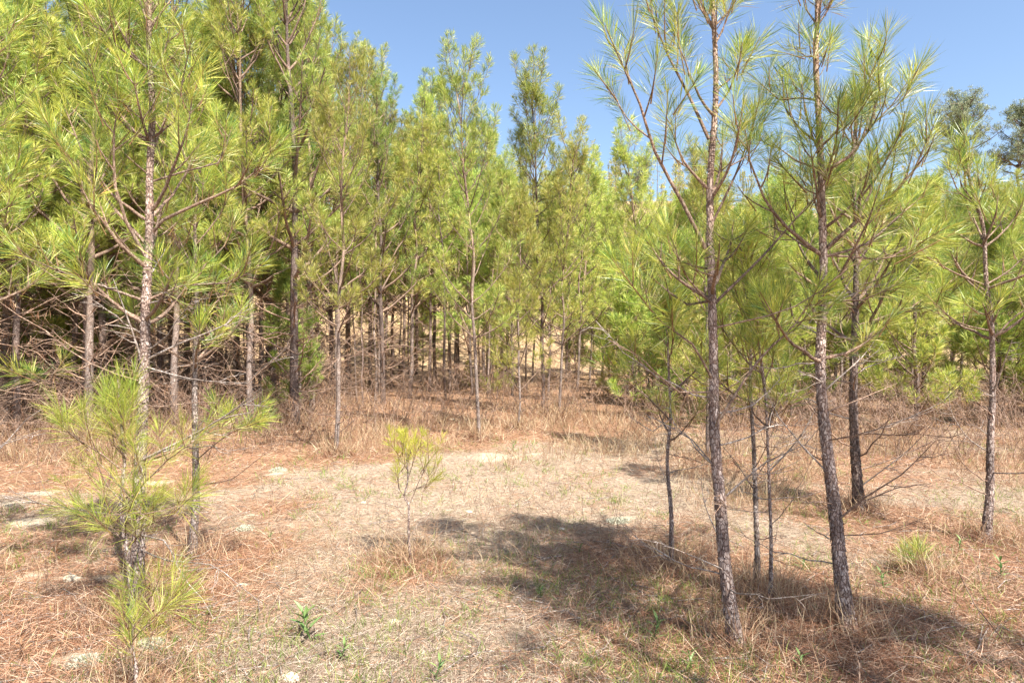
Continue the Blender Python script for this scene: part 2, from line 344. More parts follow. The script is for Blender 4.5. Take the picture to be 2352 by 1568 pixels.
def bark_bump(amp, s):
    def f(P, dirs, rad):
        Q = P[:, None, :] + dirs * rad[:, None, None]
        x, y, z = Q[..., 0], Q[..., 1], Q[..., 2]
        w = noise(x * 30, y * 30, z * 18, s + 3) * .7
        n1 = noise(x * 48 + w, y * 48, z * 17 + w, s); n2 = noise(x * 95, y * 95, z * 50, s + 1)
        r = np.abs(n1 - .5) * 2
        return (amp * (np.minimum(r * 1.8, 1) - .45) + amp * .55 * (n2 - .5)) * (rad[:, None] / .045) ** .7
    return f
def trunk_mesh(trunk, r0, r1, s, hero=True, flare=True, mt=None):
    L = plen(trunk); step = .022 if hero else .16
    pts = smooth_poly(trunk, step); n = len(pts); rng = np.random.default_rng(s)
    t = np.linspace(0, 1, n); rad = r0 + (r1 - r0) * t ** .85
    if flare: rad = rad * (1 + .65 * np.exp(-t * L / .11))
    rad *= 1 + .05 * (noise(t * L * 2.5, 0.3, 0, s) - .5)
    P = np.array([tuple(p) for p in pts]); wob = .012 if hero else .02
    P[:, 0] += (noise(t * L * 1.3, 3.1, 0, s) - .5) * wob * 2 * np.minimum(1, t * 8); P[:, 1] += (noise(t * L * 1.3, 9.7, 0, s + 5) - .5) * wob * 2 * np.minimum(1, t * 8)
    g = Geo(); g.tube(P, rad, 18 if hero else 7, bark_bump(.0062, s) if hero else None)
    if hero:      # loose bark flakes standing proud of the trunk, thinning out upward
        m_ = int(1500 * min(1, r0 / .04) * min(1.5, L / 4)); u = rng.random(m_) ** 1.35; ii = np.clip((u * (n - 2)).astype(int), 0, n - 2); a = rng.random(m_) * 2 * PI
        T = norm(P[ii + 1] - P[ii]); X = norm(np.cross(T, [[.1, .95, .1]])); Y = np.cross(T, X); o = X * np.cos(a)[:, None] + Y * np.sin(a)[:, None]; sd = np.cross(T, o)
        c = P[ii] + o * (rad[ii] + .0015)[:, None]; k = (rad[ii] / .04)[:, None] ** .6; hh = (.007 + .013 * rng.random((m_, 1))) * k; ww = (.004 + .006 * rng.random((m_, 1))) * k; li = (.001 + .006 * rng.random((m_, 1)) ** 2) * k
        j = lambda: .7 + .6 * rng.random((m_, 1))
        V = np.stack([c - sd * ww * j() + T * hh * j() - o * .002, c + sd * ww * j() + T * hh * j() - o * .002, c + sd * ww * j() - T * hh * j() + o * li, c - sd * ww * j() - T * hh * j() + o * li, c - T * hh * 1.25 + o * li * .6], 1).reshape(-1, 3)
        q = np.arange(m_)[:, None] * 5 + g.n
        g.V.append(V); g.Q.append((q + [0, 3, 2, 1])); g.Q.append(q[:, :1] + [3, 4, 2, 2]) if False else None; g.uvQ.append(np.zeros((m_ * 4, 2))); g.n += m_ * 5
    return g.mesh('trunk', mt or M['bark'])

def rot_to(d):
    return Vector(d).to_track_quat('Z', 'Y').to_matrix().to_4x4()
def realise_near(root, trunk, r0, r1, brs, seed, key='std', mt=None, wood=None):
    """parts as objects: trunk, branch (> needle_tuft), dead_branch"""
    rng = np.random.default_rng(seed + 5)
    link('trunk', trunk_mesh(trunk, r0, r1, seed, True, mt=mt), root)
    for b in brs:
        g = Geo(); g.tube(b.pts, b.rad, 6)
        for q, r in b.twigs: g.tube(q, [r * (1 - .6 * i / (len(q) - 1)) for i in range(len(q))], 4)
        o = link('dead_branch' if b.dead else 'branch', g.mesh('branch', (M['deadwood'] if rng.random() < .55 else M['deadbrown']) if b.dead else (wood or M['branch'])), root)
        for p, d, l in b.tufts:
            kl = .10 if l < .15 else (.20 if l < .26 else .32); me = TUFTS[key, kl][int(rng.integers(0, 4))]
            t = link('needle_tuft', me, o); sc = (.66 + .46 * rng.random())
            t.matrix_local = Matrix.Translation(p) @ rot_to(d) @ Matrix.Rotation(rng.random() * 6.28, 4, 'Z') @ Matrix.Diagonal((sc, sc, max(sc, l / kl * .9), 1))
def bake_variant(trunk, r0, r1, brs, seed, n_per_m, nl, w, mneed, lod):
    rng = np.random.default_rng(seed); gc = Geo(); gb = Geo(); gd = Geo()
    for b in brs:
        g = gd if b.dead else gb
        pts, rad = (b.pts, b.rad) if lod < 2 else (b.pts[::3] + [b.pts[-1]], b.rad[::3] + [b.rad[-1]])
        g.tube(pts, rad, 4 if lod < 2 else 3)
        if lod < 2:
            for q, r in b.twigs[:(99 if lod == 0 or b.dead else 4)]: g.tube(q[::2] + [q[-1]], np.linspace(r, r * .4, len(q[::2]) + 1), 3)
        for p, d, l in b.tufts: tuft_strands(gc, p, d, l + .03, int(n_per_m * (l + .14)), nl, w, rng)
        if b.dead and lod < 2 and rng.random() < .6:       # brown needles caught on dead twigs
            p, d = poly_at(b.pts, .4 + .5 * rng.random()); m = 16
            gd.strands(np.tile(tuple(p), (m, 1)) + rng.normal(0, .05, (m, 3)), rng.normal(0, .5, (m, 3)) + [0, 0, -.8], .15, w, rng, .15)
    tm = trunk_mesh(trunk, r0, r1, seed, False, False, M['bark_dark'])
    gb_m = gb.mesh('branches', M['branch']); dm = gd.mesh('dead_branches', M['dead_needles'], M['deadbrown']) if gd.n else None
    return tm, gb_m, gc.mesh('crown', mneed), dm

# ------------------------------------------------------------------ ground
def axis(lo, hi, c0, c1, fine, grow_):
    a = list(np.arange(c0, c1 + 1e-6, fine)); s = fine; x = c1
    while x < hi: s *= grow_; x += s; a.append(x)
    s = fine; x = c0; b = []
    while x > lo: s *= grow_; x -= s; b.append(x)
    return np.array(b[::-1] + a)
xs = axis(-420, 420, -6, 7, .085, 1.045); ys = axis(-60, 620, 2.4, 12, .075, 1.04)
GX, GY = np.meshgrid(xs, ys); GZ = gz(GX, GY)
BASES = []     # tree bases, filled before the straw and the ground's own straw mask are made
nx, ny = len(xs), len(ys)

# ------------------------------------------------------------------ near trees: traced trunks
def near_tree(px, Y, r0, r1, label, seed, branches=(), auto=None, key='std', name='pine_tree', cat='pine tree', group='young pines round the clearing', mt=None, leader=True):
    """px: trunk as picture points from base up, all at distance Y (the last may carry its own dy)"""
    P = [at(p[0], p[1], Y + (p[2] if len(p) > 2 else 0)) for p in px]
    base = P[0].copy(); base.z = gz1(base.x, base.y) - .02; P[0].z = base.z
    root = bpy.data.objects.new(name, None); COL.objects.link(root); root.location = base
    root['label'] = label; root['category'] = cat
    if group: root['group'] = group
    root.empty_display_size = .2
    trunk = [p - base for p in P]; rng = np.random.default_rng(seed); brs = []
    for spec in branches:
        kind, pp, dy, rr = spec[:4]
        n = len(pp); q = [at(a, c, Y + dy * (i / (n - 1)) ** 1.0) - base for i, (a, c) in enumerate(pp)]
        q = smooth_poly(q, .12)
        if kind == 'L': brs.append(live_branch(rng, q, rr, *(spec[4:] if len(spec) > 4 else ())))
        else: brs.append(dead_branch(rng, q, rr, 6))
    if auto: brs += auto_branches(rng, trunk, trunk[-1].z, *auto[0], **auto[1], dL=1.5)
    if leader: brs.append(top_leader(rng, smooth_poly(trunk, .2)))
    realise_near(root, trunk, r0, r1, brs, seed, key, mt)
    BASES.append((base.x, base.y, .5 if cat == 'pine tree' else .2, 1.0)); return root

near_tree([(1692, 1475), (1668, 1310), (1655, 1150), (1642, 1000), (1640, 850), (1636, 600), (1633, 400), (1642, 200), (1640, 0), (1648, -130), (1645, -230)], 3.8, .037, .008,
    'tall slim pine with dark flaky bark, first tall trunk right of the open clearing', 11,
    [('L', [(1634, 600), (1570, 470), (1505, 350), (1470, 240), (1425, 140), (1395, 70)], -.25, .012, 1.2, 1.0, .38),
     ('L', [(1628, 320), (1580, 215), (1538, 135), (1500, 40), (1488, -30)], .15, .010, 1.2, 1.0, .38),
     ('L', [(1640, 70), (1610, 20), (1585, -40), (1570, -90)], .1, .008),
     ('L', [(1642, 60), (1680, 20), (1712, -40)], .1, .007),
     ('L', [(1632, 520), (1690, 400), (1725, 300), (1738, 250)], .2, .008),
     ('L', [(1640, 210), (1690, 170), (1705, 130)], .3, .007),
     ('L', [(1636, 620), (1560, 600), (1500, 560)], .5, .007),
     ('L', [(1638, 690), (1580, 700), (1500, 640), (1450, 600)], .35, .008),
     ('L', [(1638, 700), (1750, 590), (1830, 500), (1900, 420)], .5, .009, 1.0, 1.0, .45),
     ('L', [(1638, 700), (1580, 640), (1540, 540)], -.3, .007),
     ('L', [(1640, 880), (1590, 790), (1520, 740), (1440, 640)], -.25, .008, 1.0, 1.0, .5),
     ('L', [(1642, 980), (1740, 830), (1830, 740), (1880, 650)], .3, .009, .8, 1.0, .55),
     ('D', [(1655, 1150), (1760, 1060), (1850, 1020), (1900, 960)], -.3, .006),
     ('D', [(1650, 1080), (1590, 1010), (1480, 950)], .3, .005), ('D', [(1642, 950), (1730, 930), (1800, 860)], .3, .006),
     ('D', [(1640, 900), (1560, 900), (1470, 820), (1400, 780)], -.2, .006), ('D', [(1668, 1310), (1600, 1280), (1500, 1240)], -.3, .005)],
    auto=((2.0, 3.6, .35, .75, .03), dict(spacing=.5, per=(2, 3), dens=.8, dead_n=.8, hd1=2.0)))
near_tree([(1947, 1445), (1920, 1220), (1898, 1020), (1888, 850), (1892, 700), (1893, 590), (1886, 400), (1874, 200), (1879, 60), (1886, -60), (1890, -170)], 3.98, .042, .008,
    'tall pine whose flaky trunk opens in a wide whorl of branches at mid height', 12,
    [('L', [(1892, 590), (1810, 525), (1755, 455), (1722, 370), (1712, 300)], -.3, .013, 1.1, 1.0, .5),
     ('L', [(1894, 575), (1960, 515), (2040, 460), (2100, 390), (2140, 300)], -.2, .013, 1.2, 1.0, .42),
     ('L', [(1894, 590), (1990, 560), (2060, 500), (2120, 450)], .3, .010),
     ('L', [(1893, 585), (1960, 590), (2050, 590), (2130, 520)], .6, .008),
     ('L', [(1893, 590), (1840, 560), (1770, 520), (1700, 540)], .5, .008),
     ('L', [(1886, 400), (1950, 360), (1995, 300), (2020, 210), (2015, 120)], -.1, .012, 1.3, 1.0, .3),
     ('L', [(1990, 300), (2050, 240), (2090, 180)], .1, .007, 1.2, 1.0, .2),
     ('L', [(1886, 390), (1830, 370), (1775, 330)], .3, .008),
     ('L', [(1876, 230), (1840, 225), (1790, 230), (1750, 195)], .1, .007, 1.2, 1.0, .3),
     ('L', [(1875, 130), (1850, 130), (1825, 110)], .1, .006, 1.2, 1.0, .15),
     ('L', [(1878, 60), (1850, 20), (1835, -40)], .1, .006), ('L', [(1878, 60), (1910, 10), (1925, -40)], .1, .006),
     ('L', [(1890, 420), (1920, 330), (1925, 240)], -.4, .008, 1.1, 1.0, .3),
     ('L', [(1890, 690), (1980, 690), (2070, 650)], -.2, .007, .8),
     ('D', [(1918, 1200), (1990, 1140), (2070, 1090), (2150, 1010)], -.4, .007), ('D', [(1918, 1195), (1985, 1150), (2060, 1120), (2130, 1110)], -.1, .006),
     ('D', [(1890, 950), (1990, 910), (2060, 880)], .3, .005), ('D', [(1890, 900), (1980, 820), (2010, 780)], .3, .006),
     ('D', [(1905, 1090), (1840, 1020), (1790, 960), (1760, 900)], .2, .006), ('D', [(1890, 770), (1830, 620)], .4, .006), ('D', [(1925, 1230), (2020, 1225), (2120, 1190)], -.2, .004)],
    auto=((1.6, 3.7, .3, .75, .03), dict(spacing=.5, per=(2, 3), dens=.9, dead_n=.8, hd1=2.0)), mt=M['bark'])
near_tree([(1975, 1185), (1968, 1080), (1962, 930), (1966, 760), (1969, 620), (1968, 480), (1958, 380), (1965, 270), (1962, 200)], 6.5, .05, .010,
    'dark barked pine just behind the trunk with the wide whorl', 13,
    [('D', [(1968, 1000), (2060, 970), (2170, 920), (2210, 880)], -.4, .008), ('D', [(1970, 1080), (2060, 1050), (2170, 1000)], .2, .008), ('D', [(1972, 1120), (2090, 1030), (2150, 960)], -.4, .007),
     ('L', [(1968, 610), (2010, 540), (2060, 440)], .3, .014), ('L', [(1968, 610), (1930, 560), (1880, 520)], .3, .010),
     ('L', [(1966, 760), (2060, 720), (2150, 700), (2220, 640)], -.5, .012)],
    auto=((1.6, 3.9, .4, 1.1, .05), dict(spacing=.42, per=(3, 4), dens=.85, dead_n=.9, hd1=2.2)), mt=M['bark_dark'])
near_tree([(2262, 1245), (2275, 1130), (2278, 1000), (2284, 880), (2280, 750), (2262, 640), (2255, 520), (2228, 430), (2215, 350)], 5.6, .035, .008,
    'slender pine leaning a little left, alone at the right end of the view', 14,
    [('D', [(2282, 900), (2300, 850), (2325, 780)], -.3, .009), ('L', [(2262, 655), (2200, 630), (2130, 590), (2090, 540)], .1, .009), ('L', [(2262, 655), (2320, 620), (2380, 560)], .1, .009),
     ('L', [(2278, 760), (2200, 740), (2130, 680)], -.2, .008), ('L', [(2280, 780), (2340, 720), (2420, 680)], .2, .009), ('L', [(2256, 560), (2310, 500), (2330, 460)], .2, .007), ('L', [(2240, 470), (2200, 440), (2180, 390)], -.1, .006)],
    auto=((1.7, 3.2, .4, .7, .035), dict(spacing=.35, per=(2, 4), dens=.9, dead_n=.6, hd1=2.0)), mt=M['bark'])
near_tree([(1542, 1295), (1543, 1180), (1535, 1060), (1542, 960), (1538, 860), (1535, 780), (1530, 700)], 5.1, .018, .006,
    'small pine with thin stem and bushy low crown, left of the tall right-hand trunks', 15,
    [('L', [(1540, 965), (1480, 905), (1420, 860), (1385, 800)], -.2, .007), ('L', [(1540, 900), (1600, 850), (1640, 790)], .2, .006), ('D', [(1542, 1290), (1480, 1250), (1430, 1200)], -.3, .004), ('D', [(1542, 960), (1500, 990), (1440, 950)], -.3, .004)],
    auto=((1.0, 1.9, .3, .5, .022), dict(spacing=.28, per=(2, 3), dens=.8, dead_n=.5, hd1=.9)))
near_tree([(1738, 1345), (1736, 1200), (1732, 1040), (1722, 900), (1722, 760), (1705, 640), (1700, 560)], 4.7, .020, .006,
    'thin pine stem between the two tall right-hand trunks, the paler of a close pair', 16,
    [('D', [(1735, 1100), (1790, 1010), (1830, 930)], .2, .005), ('D', [(1735, 1130), (1690, 1060), (1640, 1000)], .2, .005)],
    auto=((1.3, 2.3, .35, .5, .022), dict(spacing=.3, per=(2, 4), dead_n=.7, hd1=1.3)), mt=M['bark_pale'])
near_tree([(1771, 1372), (1774, 1250), (1770, 1110), (1766, 1040), (1755, 900), (1742, 800), (1738, 700)], 4.42, .013, .005,
    'thinnest of the stems between the tall right-hand trunks, bare and twiggy low down', 17,
    [('D', [(1768, 1080), (1840, 1000), (1900, 880)], -.1, .006), ('D', [(1768, 1070), (1820, 1030), (1850, 1000)], .2, .004)],
    auto=((1.15, 1.9, .3, .4, .018), dict(spacing=.28, per=(2, 3), dead_n=.7, hd1=1.2)))
near_tree([(312, 1405), (316, 1270), (318, 1100), (326, 900), (333, 700), (343, 560), (342, 400), (346, 250), (340, 100), (346, -40), (350, -200), (352, -340)], 4.3, .041, .009,
    'tall rough pine in the left foreground with a thick curved branch to the right', 21,
    [('L', [(345, 540), (375, 505), (450, 470), (540, 430), (600, 385), (640, 320)], -.1, .013, 1.1, 1.0, .6),
     ('L', [(335, 590), (290, 510), (265, 430), (262, 300), (275, 220)], -.2, .013, 1.1, 1.0, .45),
     ('L', [(335, 560), (240, 450), (190, 350), (150, 250)], .3, .011), ('L', [(346, 320), (400, 280), (420, 180), (440, 90)], -.2, .009, 1.2), ('L', [(342, 320), (300, 300), (230, 220), (200, 130)], -.3, .009, 1.2),
     ('L', [(340, 420), (420, 395), (500, 375), (530, 300)], .3, .008), ('L', [(342, 60), (320, 0), (300, -60)], .1, .008), ('L', [(345, 60), (400, -10), (420, -70)], .1, .008), ('L', [(342, 160), (260, 100), (200, 20)], -.3, .008),
     ('L', [(330, 690), (230, 655), (130, 620), (40, 580)], -.1, .010, .8, 1.0, .6), ('L', [(335, 690), (420, 655), (520, 650), (600, 610)], .2, .009, .9, 1.0, .5),
     ('D', [(328, 830), (410, 790), (520, 745), (570, 700)], .0, .009), ('D', [(326, 830), (300, 750), (260, 640)], -.2, .008), ('D', [(326, 840), (440, 870), (560, 880)], -.2, .006),
     ('L', [(325, 800), (250, 860), (130, 880), (60, 850)], .5, .006, .5, 1.0, .7),
     ('D', [(318, 1060), (440, 1000), (540, 940), (600, 890)], -.4, .009), ('D', [(318, 1070), (430, 1020), (560, 960)], -.1, .007), ('D', [(316, 1190), (180, 1170), (60, 1150), (-20, 1130)], -.5, .007)],
    auto=((1.8, 4.3, .4, .85, .035), dict(spacing=.45, per=(2, 3), dens=.85, dead_n=.9, hd1=2.2)), mt=M['bark'])
near_tree([(300, 1420), (296, 1300), (288, 1220), (282, 1150), (290, 1050), (282, 960), (275, 870)], 4.0, .017, .006,
    'knee to chest high pine sapling with long bright needles at the left trunk foot', 22,
    [('L', [(282, 1170), (330, 1110), (380, 1060), (450, 1010)], -.2, .006, 1.2, 1.0, .4), ('L', [(282, 1080), (230, 1040), (180, 1010), (140, 975)], -.2, .006, 1.3, 1.0, .3),
     ('L', [(280, 1010), (240, 960), (250, 900)], .0, .006, 1.3, 1.0, .2), ('L', [(290, 1220), (380, 1190), (450, 1130)], -.2, .005, 1.2, 1.0, .3), ('L', [(288, 1230), (290, 1190), (310, 1140)], -.35, .005, 1.3, 1.0, .1),
     ('L', [(300, 1400), (340, 1380), (370, 1320)], -.2, .005, 1.2, 1.0, .3), ('L', [(300, 1230), (230, 1200), (180, 1150)], .3, .004)],
    auto=((.5, 1.3, .2, .35, .02), dict(spacing=.25, per=(2, 3), dens=.8, dead_n=.3, hd1=.5)), key='sap', name='pine_sapling', cat='pine sapling', group='pine saplings')
near_tree([(300, 1600), (310, 1545), (302, 1480), (310, 1430)], 3.25, .010, .004,
    'grey forked seedling in the lower left corner with two low tufts', 23,
    [('D', [(305, 1500), (270, 1440), (200, 1400), (180, 1370)], -.1, .004), ('L', [(305, 1470), (330, 1440), (380, 1390)], -.1, .004, 1.3, 1.0, .3), ('D', [(310, 1550), (280, 1530), (265, 1460)], -.1, .003)],
    key='sap', name='pine_sapling', cat='pine sapling', group='pine saplings')
near_tree([(440, 1295), (447, 1160), (446, 1000), (449, 850), (455, 700), (452, 600), (451, 500), (455, 400), (458, 320)], 5.2, .030, .007,
    'slim shorter pine right beside the tall left foreground trunk', 24,
    [('L', [(452, 560), (425, 525), (410, 480)], .1, .007), ('L', [(452, 560), (500, 500), (540, 420)], .1, .007), ('D', [(447, 1010), (560, 930), (600, 900)], -.1, .006),
     ('L', [(447, 1060), (520, 1000), (590, 970)], -.4, .006, 1.0, 1.0, .4), ('D', [(447, 860), (500, 800), (540, 770)], .2, .005)],
    auto=((1.5, 3.0, .5, .8, .028), dict(spacing=.34, per=(3, 4), dens=.95, dead_n=.6, hd1=1.6)), mt=M['bark_pale'])
near_tree([(-150, 1380), (-150, 1000), (-140, 700), (-150, 400), (-150, 100), (-150, -100)], 4.6, .045, .008,
    'pine whose long needled boughs reach in from the left edge', 25,
    [('L', [(-140, 620), (-80, 540), (-30, 500), (30, 470)], .2, .010), ('L', [(-140, 420), (-70, 330), (20, 280)], .3, .010), ('L', [(-145, 200), (-50, 140), (40, 60)], .3, .010)],
    auto=((1.9, 3.6, .6, 1.0, .04), dict(spacing=.45, per=(3, 4), dead_n=.4, hd1=1.8)))
# thin sapling in the clearing
near_tree([(944, 1290), (940, 1220), (940, 1160), (930, 1140), (938, 1100), (935, 1050), (930, 1020)], 5.15, .010, .004,
    'lone yellow green sapling with bare thin stem, out in the clearing', 31,
    [('L', [(940, 1160), (960, 1110), (985, 1060), (1000, 1040)], -.05, .004, 1.6, 1.0, .4), ('L', [(936, 1150), (915, 1120), (912, 1070)], .05, .004, 1.6, 1.0, .4), ('L', [(937, 1100), (950, 1060), (960, 1030)], .05, .003, 1.6, 1.0, .2),
     ('L', [(936, 1080), (920, 1050), (905, 1030)], -.08, .003, 1.6, 1.0, .2), ('L', [(940, 1130), (980, 1110), (985, 1090)], .1, .003, 1.6, 1.0, .2), ('D', [(942, 1200), (915, 1170), (908, 1130)], .05, .003), ('D', [(942, 1230), (970, 1190), (985, 1180)], .05, .0025)],
    key='young', name='pine_sapling', cat='pine sapling', group='pine saplings')
near_tree([(2122, 1335), (2124, 1310), (2120, 1285)], 4.72, .006, .003, 'knee-low dark green pine seedling in the grass at the lower right', 34,
    [('L', [(2122, 1330), (2100, 1312), (2085, 1290)], .1, .003, .3, 1.0, .6)], key='std', name='pine_sapling', cat='pine sapling', group='pine saplings')
near_tree([(1140, 915), (1142, 890), (1140, 860)], depth(915), .012, .005, 'bright low pine seedling just right of the airy slender pine', 35,
    [('L', [(1140, 910), (1120, 890), (1108, 870)], .2, .005, .9, 1.0, .2), ('L', [(1140, 905), (1160, 885), (1172, 865)], -.2, .005, .9, 1.0, .2)], key='sap', name='pine_sapling', cat='pine sapling', group='pine saplings')
# a bough that hangs into the lower right corner belongs to a pine standing right of the frame
near_tree([(2960, 1950), (2950, 1200), (2940, 700), (2930, 200), (2920, -700), (2900, -2000)], 2.3, .045, .012,
    'pine just beyond the lower right corner, its bare low bough dipping into view', 32,
    [('D', [(2950, 1250), (2700, 1480), (2450, 1580), (2330, 1500), (2240, 1390), (2200, 1310)], .1, .006)],
    auto=((3.1, 5.2, .5, 1.1, .04), dict(spacing=.3, per=(4, 5), dens=1.1, dead_n=.1, hd1=1.4)))
near_tree([(4300, 3000), (4290, 0), (4280, -2500), (4270, -4500)], 1.25, .05, .012, 'pine close behind the camera on the right, its shade falling across the lower right', 33, [],
    auto=((2.9, 5.4, 1.5, 1.2, .04), dict(spacing=.6, per=(2, 3), dens=.7, dead_n=.2, hd1=2.5)))
near_tree([(5656, 2700), (5640, 0), (5650, -1500), (5630, -3600)], 1.4, .05, .012, 'pine out of sight to the right of the camera', 36, [],
    auto=((2.8, 5.4, 1.5, 1.25, .04), dict(spacing=.34, per=(3, 5), dens=1.0, dead_n=.2, hd1=2.5)))


# ------------------------------------------------------------------ tree variants for the stand
def variant(seed, H, c0, Lmax, r0, spacing, per, n_per_m, nl, w, lod, mn=None, dead_n=1.0, lean=.3):
    rng = np.random.default_rng(seed); n = 8
    lx, ly = rng.normal(0, lean), rng.normal(0, lean)
    trunk = [Vector((lx * (i / n) ** 1.6 + rng.normal(0, .025) * (i > 0), ly * (i / n) ** 1.6 + rng.normal(0, .025) * (i > 0), H * i / n)) for i in range(n + 1)]
    brs = auto_branches(rng, trunk, H, H * c0, H, H * .06, Lmax, r0, spacing=spacing, per=per, dens=.66 if lod < 2 else .55, dead_n=dead_n, Ltop=.26 + .34 * ((seed * 7) % 5) / 4)
    brs = [b for b in brs if b.dead or rng.random() > .24]
    for k in range(2):      # competing leaders beside the top
        p, _ = poly_at(trunk, .72 + .1 * k); q = grow(rng, p, rng.random() * 6.28, H * (.17 + .05 * k), .9, 1.5, 6, .06); brs.append(live_branch(rng, q, .012, .9, bare=.2))
    brs.append(top_leader(rng, smooth_poly(trunk, .25)))
    return bake_variant(trunk, r0, .012, brs, seed, n_per_m, nl, w, mn or M['needles_far'], lod)
MID = [variant(100 + i, H, c0, L, r, sp, (3, 4), 250, .18, .0056, 0) for i, (H, c0, L, r, sp) in enumerate(
    [(7.6, .30, 1.8, .06, .42), (8.4, .32, 1.9, .07, .46), (6.6, .28, 1.55, .045, .40), (7.2, .32, 1.6, .055, .42), (5.6, .22, 1.5, .042, .36), (8.8, .30, 2.1, .095, .48), (4.6, .18, 1.35, .034, .32)])]
FAR = [variant(200 + i, H, c0, L, r, .5, (2, 4), 150, .2, .017, 2, dead_n=.4) for i, (H, c0, L, r) in enumerate(
    [(7.0, .22, 1.8, .07), (6.2, .18, 1.7, .06), (7.8, .26, 1.9, .08), (5.4, .12, 1.6, .05), (4.4, .06, 1.5, .045)])]
PROTO = {}
def place(lib, i, x, y, rz, sc, label, group, tint_mt=None, cat='pine tree', name='pine_tree', sz=1.0):
    root = bpy.data.objects.new(name, None); COL.objects.link(root); root.empty_display_size = .2
    root.location = (x, y, gz1(x, y) - .04); root.rotation_euler = (0, 0, rz); root.scale = (sc, sc, sc * sz)
    root['label'] = label; root['category'] = cat
    if group: root['group'] = group
    tm, bm_, cm, dm = lib[i % len(lib)]
    for nm, me in (('trunk', tm), ('branches', bm_), ('crown', cm), ('dead_branches', dm)):
        if me is None: continue
        k = (me.name)
        if k not in PROTO:
            PROTO[k] = link(nm, me, root)
        else:
            c = PROTO[k].copy(); COL.objects.link(c); c.parent = root
        if nm == 'trunk' and tint_mt is not None:
            o = c if k in PROTO and PROTO[k].parent is not root else PROTO[k]
            o.material_slots[0].link = 'OBJECT'; o.material_slots[0].material = tint_mt
    BASES.append((x, y, .45, .8)); return root
R = np.random.default_rng(7)
HTS = [7.6, 8.4, 6.6, 7.2, 5.6, 8.8, 4.6]
def mid_at(px, py, top, label, i, rz, mt=None, wsc=1.0, group='pines at the edge of the dense stand'):
    Y = depth(py); x = (px - 1176) / F * Y
    h = (CAM_H + (HOR - top) / F * Y) * .92
    r = place(MID, i, x, Y, rz, h / HTS[i] * wsc, label, group, mt, sz=1 / wsc); return r
SPEC = [
 (680, 985, -330, 'thickest dark trunked pine at the edge of the stand, left of the clearing', 5, 1.0, M['bark_dark'], .9),
 (771, 1045, 40, 'pale thin pine standing in front of the thick dark trunk left of the clearing', 3, 2.0, M['bark_pale'], .85),
 (716, 955, -60, 'pine with pale trunk just behind the thick dark trunk', 1, 4.0, M['bark_pale'], 1.0),
 (575, 985, -160, 'pine with pale forked-looking stem left of the thick dark trunk', 1, .3, M['bark_pale'], .9),
 (200, 1000, -300, 'straight pale grey pine left of the tall foreground trunk', 5, 5.0, M['bark_pale'], .85),
 (168, 960, -200, 'darker pine right behind the straight pale grey trunk', 1, 2.0, M['bark_dark'], .9),
 (40, 985, -300, 'broad pine near the left edge of the stand', 0, 1.0, M['bark_dark'], 1.0),
 (1101, 1010, 95, 'slender pine with airy pointed top, in the middle of the far clearing edge', 2, 1.2, M['bark_pale'], .82),
 (1247, 948, 165, 'tall bushy-topped pine with dark trunk, second from the airy one', 2, 3.0, M['bark_dark'], .95),
 (1284, 952, 300, 'shorter pine close against the right of the tall bushy one', 2, 4.0, None, .9),
 (1190, 985, 420, 'thin short pine between the airy pine and the tall bushy one', 6, 1.0, M['bark_pale'], .8),
 (1000, 870, 175, 'pine behind the airy slender one, seen at its left', 0, .6, M['bark_dark'], .9),
 (955, 865, 150, 'pine in the stand left of the clearing gap', 1, 2.6, M['bark_dark'], .9),
 (1120, 880, 260, 'dark pine just right behind the airy slender one', 3, 5.6, M['bark_dark'], .9),
 (850, 860, 60, 'pine in the stand above the lone sapling', 0, 5.6, M['bark_dark'], .9),
 (880, 930, 120, 'pine with long ascending bough against the sky, left of the sky gap', 5, 2.4, None, .85),
 (1815, 975, 560, 'dark stemmed pine seen between the two tall right-hand trunks', 6, 1.4, M['bark_dark'], 1.0),
 (1490, 935, 300, 'pine behind the bushy small one, left of the tall right-hand trunks', 2, 2.2, None, 1.0),
 (1625, 1060, 330, 'pine right behind the first tall right-hand trunk', 4, .9, M['bark_dark'], 1.0),
 (2120, 925, 420, 'bushy pine between the whorled pine and the leaning one on the right', 4, 3.9, None, 1.1),
 (2330, 940, 400, 'green pine at the far right edge', 2, .2, None, 1.0),
 (1760, 960, 400, 'pine behind the thin stems on the right', 4, 5.1, None, 1.0),
]
for s in SPEC: mid_at(s[0], s[1], s[2], s[3], s[4], s[5], s[6], s[7])
placed = [(b[0], b[1]) for b in BASES]
def free(x, y, dmin):
    return all((x - a) ** 2 + (y - b) ** 2 > dmin * dmin for a, b in placed)
def edge(px):   # nearest distance at which the stand may start, by bearing
    return float(np.interp(px, [-3000, -600, 0, 500, 900, 1300, 1420, 1560, 2000, 2400, 3200, 4500], [3, 5, 10.5, 12.5, 17, 20, 21, 15, 13.5, 13, 7, 5]))
